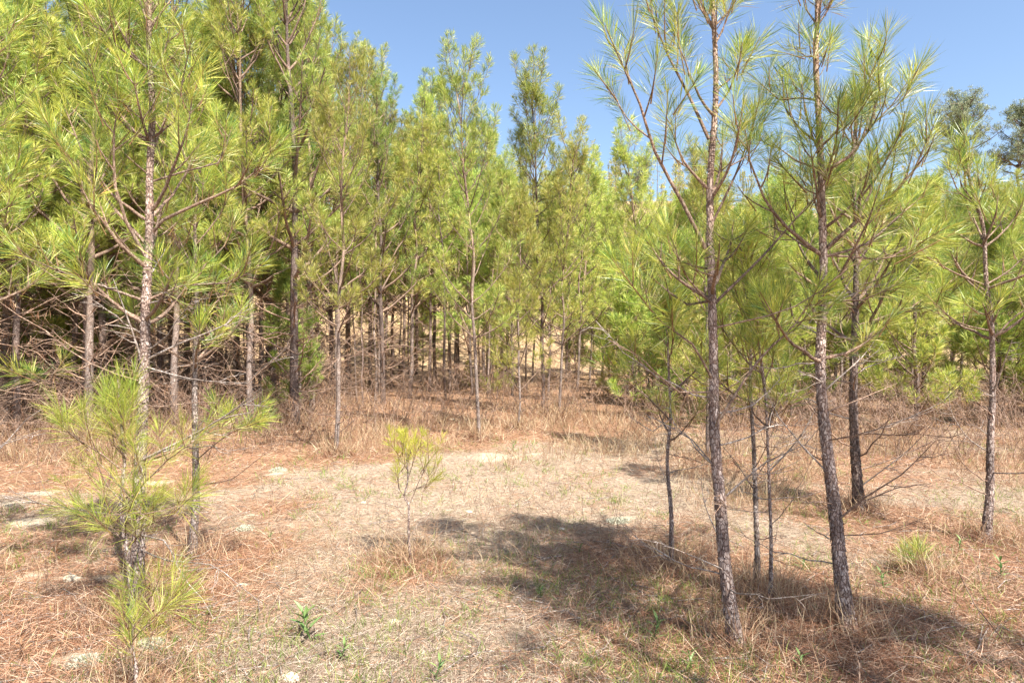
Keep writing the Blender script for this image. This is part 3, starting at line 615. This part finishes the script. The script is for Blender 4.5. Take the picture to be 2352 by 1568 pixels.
def fill(n, y0, y1, hfun, lib, dmin, lab, seed, xr=(-1700, 4000), scr=(.9, 1.15)):
    rng = np.random.default_rng(seed); c = 0; tries = 0
    while c < n and tries < n * 40:
        tries += 1; Y = math.sqrt(y0 * y0 + (y1 * y1 - y0 * y0) * rng.random()); px = xr[0] + (xr[1] - xr[0]) * rng.random(); x = (px - 1176) / F * Y
        if Y < edge(px) or not free(x, Y, dmin): continue
        H, g = hfun(px, Y, rng)
        if H is None: continue
        hs = HTS if lib is MID else [7.0, 6.2, 7.8, 5.4, 4.4]
        i = int(np.argmin([abs(H - h) + rng.random() * 1.2 for h in hs])); l = lab(px, Y)
        ws = scr[0] + (scr[1] - scr[0]) * rng.random(); sc = H / hs[i]
        tk = int(rng.integers(0, 3)); adj = (', its bark dark', ', its bark warm brown', ', its bark pale grey')[tk] if lib is MID and -40 < px < 2400 and Y < 28 else ''
        place(lib, i, x, Y, rng.random() * 6.28, sc * ws, l[0] + adj, l[1], sz=1 / ws, tint_mt=(None, M['bark'], M['bark_pale'])[tk] if lib is MID else None)
        placed.append((x, Y)); c += 1
def lab(px, Y):
    if px < -40: return 'young pine of the stand beyond the left edge', 'young pines beyond the left edge'
    if px > 2400: return 'young pine beyond the right edge of the clearing', 'young pines beyond the right edge'
    if Y > 28: return ('small pine on the hillside behind the stand' , 'pines on the hillside')
    if px < 850: return 'slender young pine deep in the dense shady stand on the left', 'young pines deep in the left stand'
    if px < 1450: return 'thin young pine in the row of stems behind the clearing', 'young pines behind the clearing'
    return 'bushy young pine in the sunny growth on the right', 'young pines in the growth on the right'
def hf(px, Y, rng):
    if px < 850: return 7.2 + 1.8 * rng.random() + .03 * Y, 0
    top = float(np.interp(px, [850, 950, 1020, 1150, 1250, 1400, 1430, 1500, 1700, 2050, 2100, 2400], [80, 200, 310, 360, 340, 380, 420, 400, 400, 330, 430, 430]))
    return max(2.2, min(8.0, .93 * (CAM_H + (HOR - top - 100 * rng.random()) / F * Y))), 0
fill(42, 10, 16, hf, MID, .95, lab, 1, (-400, 860))
fill(9, 9.5, 13, lambda p, y, r: (4.2 + 1.6 * r.random(), 0), MID, .9, lambda p, y: ('low bushy pine under the taller ones at the front of the left stand', 'low bushy pines in front of the left stand'), 14, (-100, 700))
fill(40, 13, 26, hf, MID, 1.15, lab, 2, (850, 2700))
fill(62, 15, 28, hf, MID, 1.0, lab, 3, (-200, 1450))
fill(9, 5, 14, hf, MID, 1.5, lab, 4, (-1300, -100))
def hf2(px, Y, rng): return (5.5 + 2.6 * rng.random(), 0)
fill(60, 27, 44, hf2, FAR, 1.5, lab, 5, (-100, 2500))
POLE = [variant(600 + i, H, c0, .95, r, .4, (2, 3), 240, .18, .0065, 1, dead_n=.8, lean=.45) for i, (H, c0, r) in enumerate([(6.4, .58, .034), (5.6, .52, .028), (7.0, .62, .04), (4.4, .5, .022)])]
rng = np.random.default_rng(81); c = 0
while c < 62:
    Y = 12.5 + 15 * rng.random(); px = -60 + 1520 * rng.random(); x = (px - 1176) / F * Y
    if Y < edge(px) or not free(x, Y, .5): continue
    place(POLE, int(rng.integers(0, 4)), x, Y, rng.random() * 6.28, .8 + .35 * rng.random(), 'very thin bare stemmed pine squeezed between the stouter trunks of the stand', 'thin stems in the stand', tint_mt=(M['bark_dark'], M['bark'], M['bark_pale'])[int(rng.integers(0, 3))]); placed.append((x, Y)); c += 1
# the young pines that cover the hillside beyond read as one mass
rng = np.random.default_rng(66); g = Geo(); gt = Geo(); c_ = 0
while c_ < 700:
    Y = math.sqrt(38 ** 2 + (125 ** 2 - 38 ** 2) * rng.random()); px = -500 + 3400 * rng.random(); x = (px - 1176) / F * Y
    if 1360 < px < 1520 and 58 < Y < 66: continue
    H = 4.0 + 3.0 * rng.random(); z0 = gz1(x, Y) - .1; R_ = H * (.22 + .05 * rng.random()); m_ = 46
    gt.tube([(x, Y, z0), (x + rng.normal(0, .1), Y, z0 + H * .95)], [.07, .02], 3)
    t = .06 + .94 * rng.random(m_) ** .9; a = rng.random(m_) * 6.28; r = R_ * (1.12 - t) * (.35 + .75 * rng.random(m_))
    P = np.stack([x + np.cos(a) * r, Y + np.sin(a) * r, z0 + H * t], -1); P = np.repeat(P, 11, 0); k = len(P); D = rng.normal(0, .6, (k, 3)); D[:, 2] = np.abs(D[:, 2]) + .35
    g.strands(P + rng.normal(0, .07, (k, 3)), D, .30, .045, rng, .1); c_ += 1
hp = link('distant_pines', g.mesh('distant_pines', M['needles_far']), label='mass of young green pines covering the hillside beyond the stand', cat='pine wood', kind='stuff')
link('trunks', gt.mesh('trunks', M['bark_dark']), hp, kind='stuff')

LOW = [variant(500 + i, H, .07, L, .04, .26, (3, 4), 360, .17, .007, 1, dead_n=.3) for i, (H, L) in enumerate([(3.4, 1.25), (2.8, 1.1), (3.9, 1.35)])]
def fill_low(n, y0, y1, xr, lab_, grp, seed):
    rng = np.random.default_rng(seed); c = 0; t_ = 0
    while c < n and t_ < 3000:
        t_ += 1; Y = y0 + (y1 - y0) * rng.random(); px = xr[0] + (xr[1] - xr[0]) * rng.random(); x = (px - 1176) / F * Y
        if not free(x, Y, .8): continue
        place(LOW, int(rng.integers(0, 3)), x, Y, rng.random() * 6.28, .75 + .4 * rng.random(), lab_, grp); placed.append((x, Y)); c += 1
fill_low(32, 11.5, 24, (1440, 2700), 'low bushy young pine branched to the ground in the growth on the right', 'low bushy pines on the right', 71)
fill_low(16, 24, 34, (850, 1900), 'low bushy young pine between the stems at the foot of the hill', 'low bushy pines at the foot of the hill', 72)
fill_low(5, 12.5, 17, (-300, 700), 'low young pine half hidden in the shade of the left stand', 'low pines in the left stand', 73)
# tall mature pines on the hill at the right
def mature(seed, H):
    rng = np.random.default_rng(seed); g = Geo(); gb = Geo()
    trunk = [Vector((rng.normal(0, .12), rng.normal(0, .12), H * i / 8)) for i in range(9)]
    for i in range(46):
        f = rng.random() ** .8; h = H * (.42 + .57 * f); L = (H * .30) * math.sqrt(max(.05, 1 - ((f - .35) / .72) ** 2)) * (.6 + .5 * rng.random())
        p, _ = poly_at(trunk, h / H); q = grow(rng, p, rng.random() * 6.28, L, rng.normal(.15, .2) + f * .5, .6 + .3 * f, 6, .15); gb.tube(q, np.linspace(.09, .02, len(q)), 4)
        for k in range(9):
            pp, d = poly_at(q, .35 + .65 * rng.random()); e = Vector(rng.normal(0, .55, 3)) * (L * .26); e.z = abs(e.z) * .8; gb.tube([pp, pp + e], [.03, .012], 3)
            for c in range(2):
                cp = pp + e + Vector(rng.normal(0, .22, 3)); m = 30
                g.strands(np.tile(tuple(cp), (m, 1)) + rng.normal(0, .10, (m, 3)), rng.normal(0, 1, (m, 3)) + [0, 0, .5], .24, .045, rng, .1)
    t = trunk_mesh(trunk, .22, .05, seed, False, False, M['bark_dark'])
    return t, gb.mesh('branches', M['bark_dark']), g.mesh('crown', M['needles_dark']), None
MAT = [mature(301, 13), mature(302, 12)]
for px, top, Y, i, l in ((2215, 238, 72, 0, 'tall mature pine with round blue green crown on the hill, left of two'), (2345, 268, 70, 1, 'tall mature pine on the hill at the right edge, its crown cut by the frame'), (1470, 370, 84, 1, 'dark mature pine crown showing on the hilltop above the tan bank')):
    x = (px - 1176) / F * Y; h = CAM_H + (HOR - top) / F * Y - gz1(x, Y)
    place(MAT, i, x, Y, 1.0 + i, h / (13, 12)[i], l, 'mature pines on the hill', sz=1.0)
# small bright saplings in front of the stand
YS = [variant(400 + i, 1.5, .12, .5, .014, .22, (3, 4), 300, .13, .005, 1, M['needles_young'], .3, .1) for i in range(3)]
for px, py, h, l in ((1310, 850, .8, 'tiny bright sapling right of the tall bushy pine'), (1075, 890, .8, 'small bright sapling in shade behind the airy slender pine'),
                     (1400, 905, 1.2, 'bright bushy sapling at the foot of the right-hand growth'), (60, 900, 1.3, 'bright sapling in the shade at the left edge'), (2060, 880, 1.4, 'yellow green sapling in the grass on the right'), (1600, 890, 1.6, 'yellow green sapling behind the bushy small pine'), (1520, 900, 1.1, 'low sapling left of the yellow green one')):
    Y = depth(py); place(YS, int(px) % 3, (px - 1176) / F * Y, Y, px * .7, h / 1.5, l, 'pine saplings', cat='pine sapling', name='pine_sapling')

# ------------------------------------------------------------------ ground sheet with its own cover of straw colour near the trees
def straw_mask(x, y):
    x = np.asarray(x, float); y = np.asarray(y, float)
    m = np.zeros_like(x)
    for bx, by, r, w in BASES:
        if by > 34: continue
        d2 = (x - bx) ** 2 + (y - by) ** 2; m = np.maximum(m, w * np.exp(-d2 / (2 * (r * 1.35) ** 2)))
    e = np.interp((x / np.maximum(y, 1)) * F + 1176, [-2000, 0, 500, 900, 1300, 1500, 1700, 2352], [6.6, 6.6, 6.8, 8.6, 10.4, 10.2, 20, 20])
    m = np.maximum(m, .55 * sstep(1.6, 3.2, x) * sstep(6.0, 8.5, y) * sstep(34, 24, y))
    m = np.maximum(m, .92 * sstep(e, e + 1.4, y) * sstep(34, 26, y) * (1 - .55 * sstep(1500, 1750, (x / np.maximum(y, 1)) * F + 1176)))
    right = sstep(1.0, 2.1, x) * sstep(5.4, 4.0, y); m = np.maximum(m, .62 * right)
    m = np.maximum(m, .50 * sstep(-.7, -2.2, x) * sstep(8.5, 6, y))
    n = fbm(x * 1.3, y * 1.3, 77, 4)
    return np.clip(m * 1.1 + (n - .5) * 1.1, 0, 1)
SAND = [(1145, 1050, .36, .42), (1215, 1045, .2, .15), (60, 1195, .3, .16), (170, 1150, .16, .14), (100, 1125, .22, .16), (20, 1150, .2, .15), (355, 1110, .2, .16), (265, 1325, .13, .1), (160, 1505, .08, .08), (330, 1475, .09, .09), (70, 1320, .14, .1), (1445, 1185, .14, .1), (640, 1090, .12, .12), (570, 1180, .1, .1), (555, 1345, .07, .06)]
def sand_mask(x, y):
    x = np.asarray(x, float); m = np.zeros_like(x)
    for px, py, wx, wy in SAND:
        Y = depth(py); m = np.maximum(m, np.exp(-(((x - (px - 1176) / F * Y) / wx) ** 2 + ((y - Y) / wy) ** 2)))
    return sstep(.36, .62, m * .9 + (fbm(x * 5, y * 5, 31, 4) - .5) * 1.1 * (m > .05))
sm = straw_mask(GX, GY).reshape(-1); snd = sand_mask(GX, GY).reshape(-1)
idx = (np.arange(ny - 1)[:, None] * nx + np.arange(nx - 1)[None]).reshape(-1)
q = np.stack([idx, idx + 1, idx + nx + 1, idx + nx], -1)
m, n, b, out = mat('forest_floor')
tc = N(n, 'ShaderNodeTexCoord')
def nz(s, d=6, rgh=.6, dist=0.0):
    o = N(n, 'ShaderNodeTexNoise'); o.inputs['Scale'].default_value = s; o.inputs['Detail'].default_value = d; o.inputs['Roughness'].default_value = rgh; o.inputs['Distortion'].default_value = dist; n.links.new(tc.outputs['Object'], o.inputs[0]); return o.outputs[0]
att = N(n, 'ShaderNodeAttribute', attribute_name='straw')
tan = ramp(n, nz(22, 8, .75, .6), [(.3, (.15, .10, .07)), (.5, (.33, .245, .175)), (.7, (.52, .41, .30))])
stw = ramp(n, nz(30, 8, .75, 1.2), [(.3, (.12, .065, .04)), (.5, (.28, .16, .095)), (.7, (.46, .30, .19))])
f = N(n, 'ShaderNodeMath', operation='ADD'); n.links.new(att.outputs['Fac'], f.inputs[0]); q2 = N(n, 'ShaderNodeMath', operation='MULTIPLY_ADD'); n.links.new(nz(9, 5), q2.inputs[0]); q2.inputs[1].default_value = 1.0; q2.inputs[2].default_value = -.5
n.links.new(q2.outputs[0], f.inputs[1]); fr = ramp(n, f.outputs[0], [(.25, (0, 0, 0)), (.7, (1, 1, 1))])
c = mixc(n, fr, tan, stw)
gr = ramp(n, nz(3.0, 6, .7), [(.55, (0, 0, 0)), (.72, (.45, .45, .45))]); c = mixc(n, gr, c, (.28, .27, .13))
at2 = N(n, 'ShaderNodeAttribute', attribute_name='sand'); c = mixc(n, at2.outputs['Fac'], c, ramp(n, nz(25, 8, .8), [(.3, (.32, .24, .16)), (.5, (.52, .42, .30)), (.75, (.70, .60, .44))]))
# beyond the stand the slope is bare tan broomsedge
sx = N(n, 'ShaderNodeSeparateXYZ'); n.links.new(tc.outputs['Object'], sx.inputs[0]); mr = N(n, 'ShaderNodeMapRange'); mr.inputs[1].default_value = 24; mr.inputs[2].default_value = 32; n.links.new(sx.outputs[1], mr.inputs[0])
sl_c = ramp(n, nz(1.6, 10, .8), [(.35, (.24, .15, .085)), (.6, (.44, .31, .175))]); c = mixc(n, mr.outputs[0], c, sl_c)
n.links.new(c, b.inputs['Base Color']); b.inputs['Roughness'].default_value = .95; b.inputs['Specular IOR Level'].default_value = .15
bp = N(n, 'ShaderNodeBump'); bp.inputs['Strength'].default_value = .8; bp.inputs['Distance'].default_value = .02; n.links.new(nz(45, 8, .8, .5), bp.inputs['Height']); n.links.new(bp.outputs[0], b.inputs['Normal'])
gm = make_mesh('ground', np.stack([GX, GY, GZ], -1).reshape(-1, 3), [q], [m], smooth=True)
a = gm.attributes.new('straw', 'FLOAT', 'POINT'); a.data.foreach_set('value', sm.astype(np.float32))
a = gm.attributes.new('sand', 'FLOAT', 'POINT'); a.data.foreach_set('value', snd.astype(np.float32))
link('ground', gm, kind='structure')

# ------------------------------------------------------------------ ground cover
def scatter(n, rng, y0, y1, pxr=(-500, 2850)):
    """points on the ground, density falling with the square of the distance"""
    u = rng.random(n); iy = 1 / y0 + (1 / y1 - 1 / y0) * u; Y = 1 / iy
    x = (pxr[0] + (pxr[1] - pxr[0]) * rng.random(n) - 1176) / F * Y
    return x, Y
def cover(name, n, y0, y1, mt, seed, L, W, tilt, accept, label, cat, grass=False, curve=.25, clump=0):
    rng = np.random.default_rng(seed); x, y = scatter(n, rng, y0, y1)
    if clump:
        k = rng.integers(0, len(x), len(x)); c = rng.random(len(x)) < .85; cx, cy = x[k // clump * clump % len(x)], y[k // clump * clump % len(x)]
        x = np.where(c, cx + rng.normal(0, .022, len(x)) , x); y = np.where(c, cy + rng.normal(0, .022, len(x)), y)
    k = rng.random(len(x)) < accept(x, y) * (1 - .85 * sand_mask(x, y)); x, y = x[k], y[k]; m_ = len(x)
    az = rng.random(m_) * 2 * PI; e = np.abs(rng.normal(tilt[0], tilt[1], m_))
    D = np.stack([np.cos(az) * np.cos(e), np.sin(az) * np.cos(e), np.sin(e)], -1)
    Ls = (L[0] + (L[1] - L[0]) * rng.random(m_)); w = W * np.maximum(1, y / 5.5)
    B = np.stack([x, y, gz(x, y) + (.0 if grass else rng.random(m_) * .018)], -1)
    if not grass: B -= D * Ls[:, None] * .5; B[:, 2] = np.maximum(B[:, 2], gz(B[:, 0], B[:, 1]) + .002)
    g = Geo(); hor = norm(np.stack([rng.normal(size=m_), rng.normal(size=m_), np.full(m_, -.15 if grass else -.05)], -1))
    g.strands(B, D, Ls, w, rng, curve, cdir=hor)
    return link(name, g.mesh(name, mt), label=label, cat=cat, kind='stuff')
def clear(x, y): return 1 - .65 * straw_mask(x, y)
cover('dry_thatch', 270000, 2.6, 16, M['thatch'], 41, (.03, .10), .0027, (.22, .35), lambda x, y: np.clip(1.05 - straw_mask(x, y) * .85, .2, 1), 'pale matted dead grass over the clearing', 'dead grass', grass=True, curve=.45)
cover('pine_straw', 250000, 2.6, 22, M['straw'], 42, (.10, .19), .0026, (.14, .24), lambda x, y: np.clip(straw_mask(x, y) * 1.15 + .06, 0, 1), 'orange brown fallen pine needles round the trunks', 'pine straw', curve=.12)
cover('dry_grass', 170000, 4.2, 26, M['drygrass'], 43, (.14, .42), .0034, (1.1, .3), lambda x, y: np.clip((fbm(x * .9, y * .9, 61) - .42) * 4, 0, 1) * np.maximum(.05 + .95 * sstep(7.9, 10, y), .6 * sstep(1.2, 2.4, x) * sstep(4.6, 5.6, y)), 'tall dry brown grass at the foot of the stand', 'dry grass', grass=True, curve=.3, clump=7)
cover('green_grass', 90000, 2.6, 14, M['greengrass'], 44, (.04, .12), .0036, (1.0, .3), lambda x, y: np.clip((fbm(x * 1.1 + 7, y * 1.1, 63) - .44) * 4, .04, 1) * .9, 'short green grass sprouting through the thatch', 'grass', grass=True, curve=.3, clump=9)
def heap(name, mt, n_per, seed, L, tilt, W, label, cat, sel):
    rng = np.random.default_rng(seed); g = Geo()
    for bx, by, r, w in sel:
        k = n_per; rr = np.abs(rng.normal(0, .26, k)) + .03; a = rng.random(k) * 6.28; x = bx + np.cos(a) * rr; y = by + np.sin(a) * rr; az = rng.random(k) * 6.28; e = rng.normal(tilt, .4, k)
        D = np.stack([np.cos(az) * np.cos(e), np.sin(az) * np.cos(e), np.sin(e)], -1); B = np.stack([x, y, gz(x, y) + .07 * np.exp(-(rr / .16) ** 2) * rng.random(k)], -1)
        g.strands(B, D, L * (.6 + .6 * rng.random(k)), W * max(1, by / 5), rng, .3, cdir=norm(rng.normal(0, 1, (k, 3)) + [0, 0, -.4]))
    link(name, g.mesh(name, mt), label=label, cat=cat, kind='stuff')
NB = [b for b in BASES if 2.5 < b[1] < 16 and -9 < b[0] < 8]
heap('straw_heaps', M['straw'], 1100, 61, .15, .3, .0027, 'reddish pine straw heaped against the trunk feet', 'pine straw', NB)
heap('grass_at_trunks', M['drygrass'], 260, 62, .26, 1.0, .0032, 'dry brown grass standing round the trunk feet', 'dry grass', NB)
# fallen twigs
rng = np.random.default_rng(50); g = Geo(); x, y = scatter(900, rng, 2.8, 16)
for a_, b_ in zip(x, y):
    L = .10 + .45 * rng.random() ** 2; az = rng.random() * 6.28; p = [Vector((a_ + math.cos(az + rng.normal(0, .2)) * L * t + rng.normal(0, .012), b_ + math.sin(az) * L * t, 0)) for t in (0, .35, .7, 1)]
    for v in p: v.z = gz1(v.x, v.y) + .012 + rng.random() * .02
    g.tube(p, np.linspace(.0035, .0015, 4), 4)
link('fallen_twigs', g.mesh('fallen_twigs', M['deadwood']), label='thin grey twigs littering the clearing', cat='twigs', kind='stuff')
# dead understorey brush among the trunks of the stand
rng = np.random.default_rng(51); g = Geo(); cnt = 0
x, y = scatter(3900, rng, 7.5, 24, (-500, 2600))
for a_, b_ in zip(x, y):
    px = a_ / b_ * F + 1176
    if b_ < np.interp(px, [-500, 0, 500, 900, 1300, 1700], [8.6, 8.8, 9.2, 11, 13, 8.8]): continue
    if px > 1500 and rng.random() < .2: continue
    p0 = Vector((a_, b_, gz1(a_, b_))); H = .35 + .9 * rng.random(); st = grow(rng, p0, rng.random() * 6.28, H, 1.0 + .4 * rng.random(), 1.0, 4, .15); g.tube(st, np.linspace(.006, .002, 5) * (b_ / 12) ** .5, 3)
    for k in range(5):
        pp, d = poly_at(st, .25 + .7 * rng.random()); q_ = grow(rng, pp, rng.random() * 6.28, H * (.25 + .3 * rng.random()), .3 + rng.random() * .7, .6, 3, .25); g.tube(q_, np.linspace(.003, .0014, 4) * (b_ / 12) ** .5, 3)
    m_ = 10; tt = [poly_at(st, .2 + .8 * rng.random())[0] for _ in range(m_)]
    g.strands(np.array([tuple(v) for v in tt]), rng.normal(0, .7, (m_, 3)) + [0, 0, -.5], .14, .004 * b_ / 10, rng, .2)
link('dead_brush', g.mesh('dead_brush', M['dead_needles'], M['deadbrown']), label='tangle of dead brown brush hung with needles under the stand', cat='brush', kind='stuff')

# ------------------------------------------------------------------ small things in the clearing
def weed(px, py, seed, n, L, label, kind):
    Y = depth(py); x = (px - 1176) / F * Y; rng = np.random.default_rng(seed)
    root = bpy.data.objects.new('weed', None); COL.objects.link(root); root.location = (x, Y, gz1(x, Y)); root['label'] = label; root['category'] = 'weed'; root['group'] = 'weeds in the clearing'
    st = grow(rng, Vector((0, 0, 0)), rng.random() * 6, L * 1.1, 1.3, 1.4, 4, .08); g = Geo(); g.tube(st, np.linspace(.004, .002, 5), 5); link('stem', g.mesh('stem', M['leafgreen'] if kind == 'green' else M['deadbrown']), root)
    for k in range(n):
        g = Geo(); p, d = poly_at(st, (.05 + .9 * k / n)); a = k * 2.4; e = .5 + .5 * k / n
        g.leaf(p, (math.cos(a) * math.cos(e), math.sin(a) * math.cos(e), math.sin(e)), (0, 0, 1), L * (.55 + .2 * rng.random()), L * (.17 if kind == 'green' else .14), rng)
        link('leaf', g.mesh('leaf', M['leafgreen'] if kind == 'green' else M['deadleaf']), root)
WS = [(714, 1455, 10, .17, 'upright green weed at the lower left of centre, the tallest leafy one', 'green'), (784, 1500, 7, .09, 'low green weed right of the tallest leafy one', 'green'), (1000, 1545, 7, .10, 'small green weed at the bottom edge of the clearing', 'green'),
      (130, 1290, 9, .13, 'brown dead weed in the left clearing', 'dead'), (1500, 1455, 7, .12, 'green weed in the deep shade left of the first tall trunk', 'green'), (1840, 1310, 6, .09, 'green weed beside the thinnest right-hand stem', 'green'), (2030, 1350, 7, .10, 'green weed in the straw right of the whorled pine', 'green'),
      (2300, 1330, 8, .12, 'leafy green weed in front of the leaning right pine', 'green'), (2200, 1270, 7, .10, 'green weed left of the foot of the leaning pine', 'green'), (1590, 1520, 6, .10, 'green weed at the bottom in the dark shadow', 'green'), (1245, 1370, 6, .08, 'low green weed just above the big shadow', 'green'),
      (1330, 1270, 6, .07, 'pale green weed between the two shadows', 'green'), (620, 1240, 6, .07, 'small green weed left of the lone sapling', 'green'), (1180, 1035, 6, .14, 'green weed beside the bare sand patch', 'green'), (1840, 1520, 7, .09, 'green weed at the bottom right straw', 'green'), (60, 1500, 7, .09, 'small weed in the lower left corner', 'dead'), (2270, 1210, 6, .12, 'broad leafed weed touching the leaning pine trunk', 'green')]
for i, w_ in enumerate(WS): weed(w_[0], w_[1], 500 + i, *w_[2:])
m, n, b, out = mat('pale_stone'); tc = N(n, 'ShaderNodeTexCoord'); z = N(n, 'ShaderNodeTexNoise'); z.inputs['Scale'].default_value = 18; z.inputs['Detail'].default_value = 8; n.links.new(tc.outputs['Object'], z.inputs[0])
n.links.new(ramp(n, z.outputs[0], [(.3, (.45, .36, .24)), (.6, (.72, .64, .48)), (.8, (.60, .46, .30))]), b.inputs['Base Color']); b.inputs['Roughness'].default_value = .9
bp = N(n, 'ShaderNodeBump'); bp.inputs['Strength'].default_value = .6; bp.inputs['Distance'].default_value = .01; n.links.new(z.outputs[0], bp.inputs['Height']); n.links.new(bp.outputs[0], b.inputs['Normal']); M['stone'] = m
import bmesh
def stone(px, py, w, label, seed):
    Y = depth(py); x = (px - 1176) / F * Y; bm = bmesh.new(); bmesh.ops.create_icosphere(bm, subdivisions=3, radius=1)
    for v in bm.verts:
        c = v.co; k = float(noise(c.x * 1.7 + seed, c.y * 1.7, c.z * 1.7, seed)) * .6 + float(noise(c.x * 4, c.y * 4, c.z * 4, seed)) * .18 + .55; v.co = Vector((c.x * w * k, c.y * w * .75 * k, c.z * w * .42 * k))
    me = bpy.data.meshes.new('stone'); bm.to_mesh(me); bm.free(); me.materials.append(M['stone'])
    for p in me.polygons: p.use_smooth = False
    link('stone', me, label=label, cat='stone', group='pale stones', loc=(x, Y, gz1(x, Y) + w * .02))
for i, s in enumerate([(665, 1535, .055, 'largest pale stone, at the bottom of the clearing left of centre'), (905, 1420, .035, 'small pale stone below the lone sapling'), (1078, 1175, .035, 'small whitish stone right of the lone sapling'), (555, 1340, .035, 'pale stone left of the clearing middle'),
                       (165, 1330, .07, 'pale stone near the left edge below the saplings'), (1040, 960, .07, 'whitish stone at the far edge of the clearing'), (835, 1155, .03, 'small pale stone left of the sapling crown'), (1290, 1215, .03, 'little stone on the edge of the upper shadow')]):
    stone(*s, i + 3)
def lichen(px, py, w, label, seed):
    Y = depth(py); x = (px - 1176) / F * Y; rng = np.random.default_rng(seed); g = Geo(); n_ = 1500
    r = np.sqrt(rng.random(n_)); a = rng.random(n_) * 6.28; k = .7 + .5 * noise(np.cos(a) * 1.5 + 9, np.sin(a) * 1.5, 0, seed); r_ = r * k
    B = np.stack([np.cos(a) * r_ * w, np.sin(a) * r_ * w * .8, gz(x + np.cos(a) * r_ * w, Y + np.sin(a) * r_ * w * .8) - gz1(x, Y) + .035 * (1 - r)], -1)
    g.strands(B, rng.normal(0, 1, (n_, 3)) + [0, 0, .7], .022, .007, rng, .4); link('lichen_clump', g.mesh('lichen_clump', M['lichenstrand']), label=label, cat='lichen', group='pale lichen clumps', loc=(x, Y, gz1(x, Y)))
for i, s in enumerate([(350, 1480, .09, 'grey white lichen clump at the foot of the small forked seedling'), (195, 1520, .09, 'grey white lichen clump in the lower left corner'), (560, 1215, .08, 'lichen clump right of the slim left pine'), (640, 1085, .12, 'grey lichen clump where the left straw begins'),
                       (1420, 1195, .12, 'pale lichen clump at the right end of the upper shadow')]):
    lichen(*s, i + 600)
# thin dry weed stalks standing over the clearing
rng = np.random.default_rng(77); g = Geo(); x, y = scatter(2000, rng, 2.9, 17, (-300, 2700))
for a_, b_ in zip(x, y):
    if rng.random() > .25 + .75 * float(sstep(.45, .6, fbm(a_ * .7, b_ * .7, 91))): continue
    H = .08 + .30 * rng.random() ** 1.6; st = grow(rng, Vector((a_, b_, gz1(a_, b_))), rng.random() * 6.28, H, 1.2, 1.3, 3, .12); w_ = .0016 * max(1, b_ / 5); g.tube(st, np.linspace(w_, w_ * .5, 4), 3)
    for k in range(int(rng.integers(0, 5))):
        pp, d = poly_at(st, .3 + .65 * rng.random()); q_ = grow(rng, pp, rng.random() * 6.28, H * (.15 + .2 * rng.random()), .8, 1.1, 2, .2); g.tube(q_, np.linspace(w_ * .6, w_ * .35, 3), 3)
link('dry_stalks', g.mesh('dry_stalks', M['deadbrown']), label='thin dry weed stalks standing all over the clearing', cat='dry stalks', kind='stuff')
tris = sum(len(p.vertices) - 2 for me in bpy.data.meshes for p in me.polygons) if False else sum(len(me.loops) - 2 * len(me.polygons) for me in bpy.data.meshes)
print('TRIS', tris, 'OBJECTS', len(bpy.data.objects))
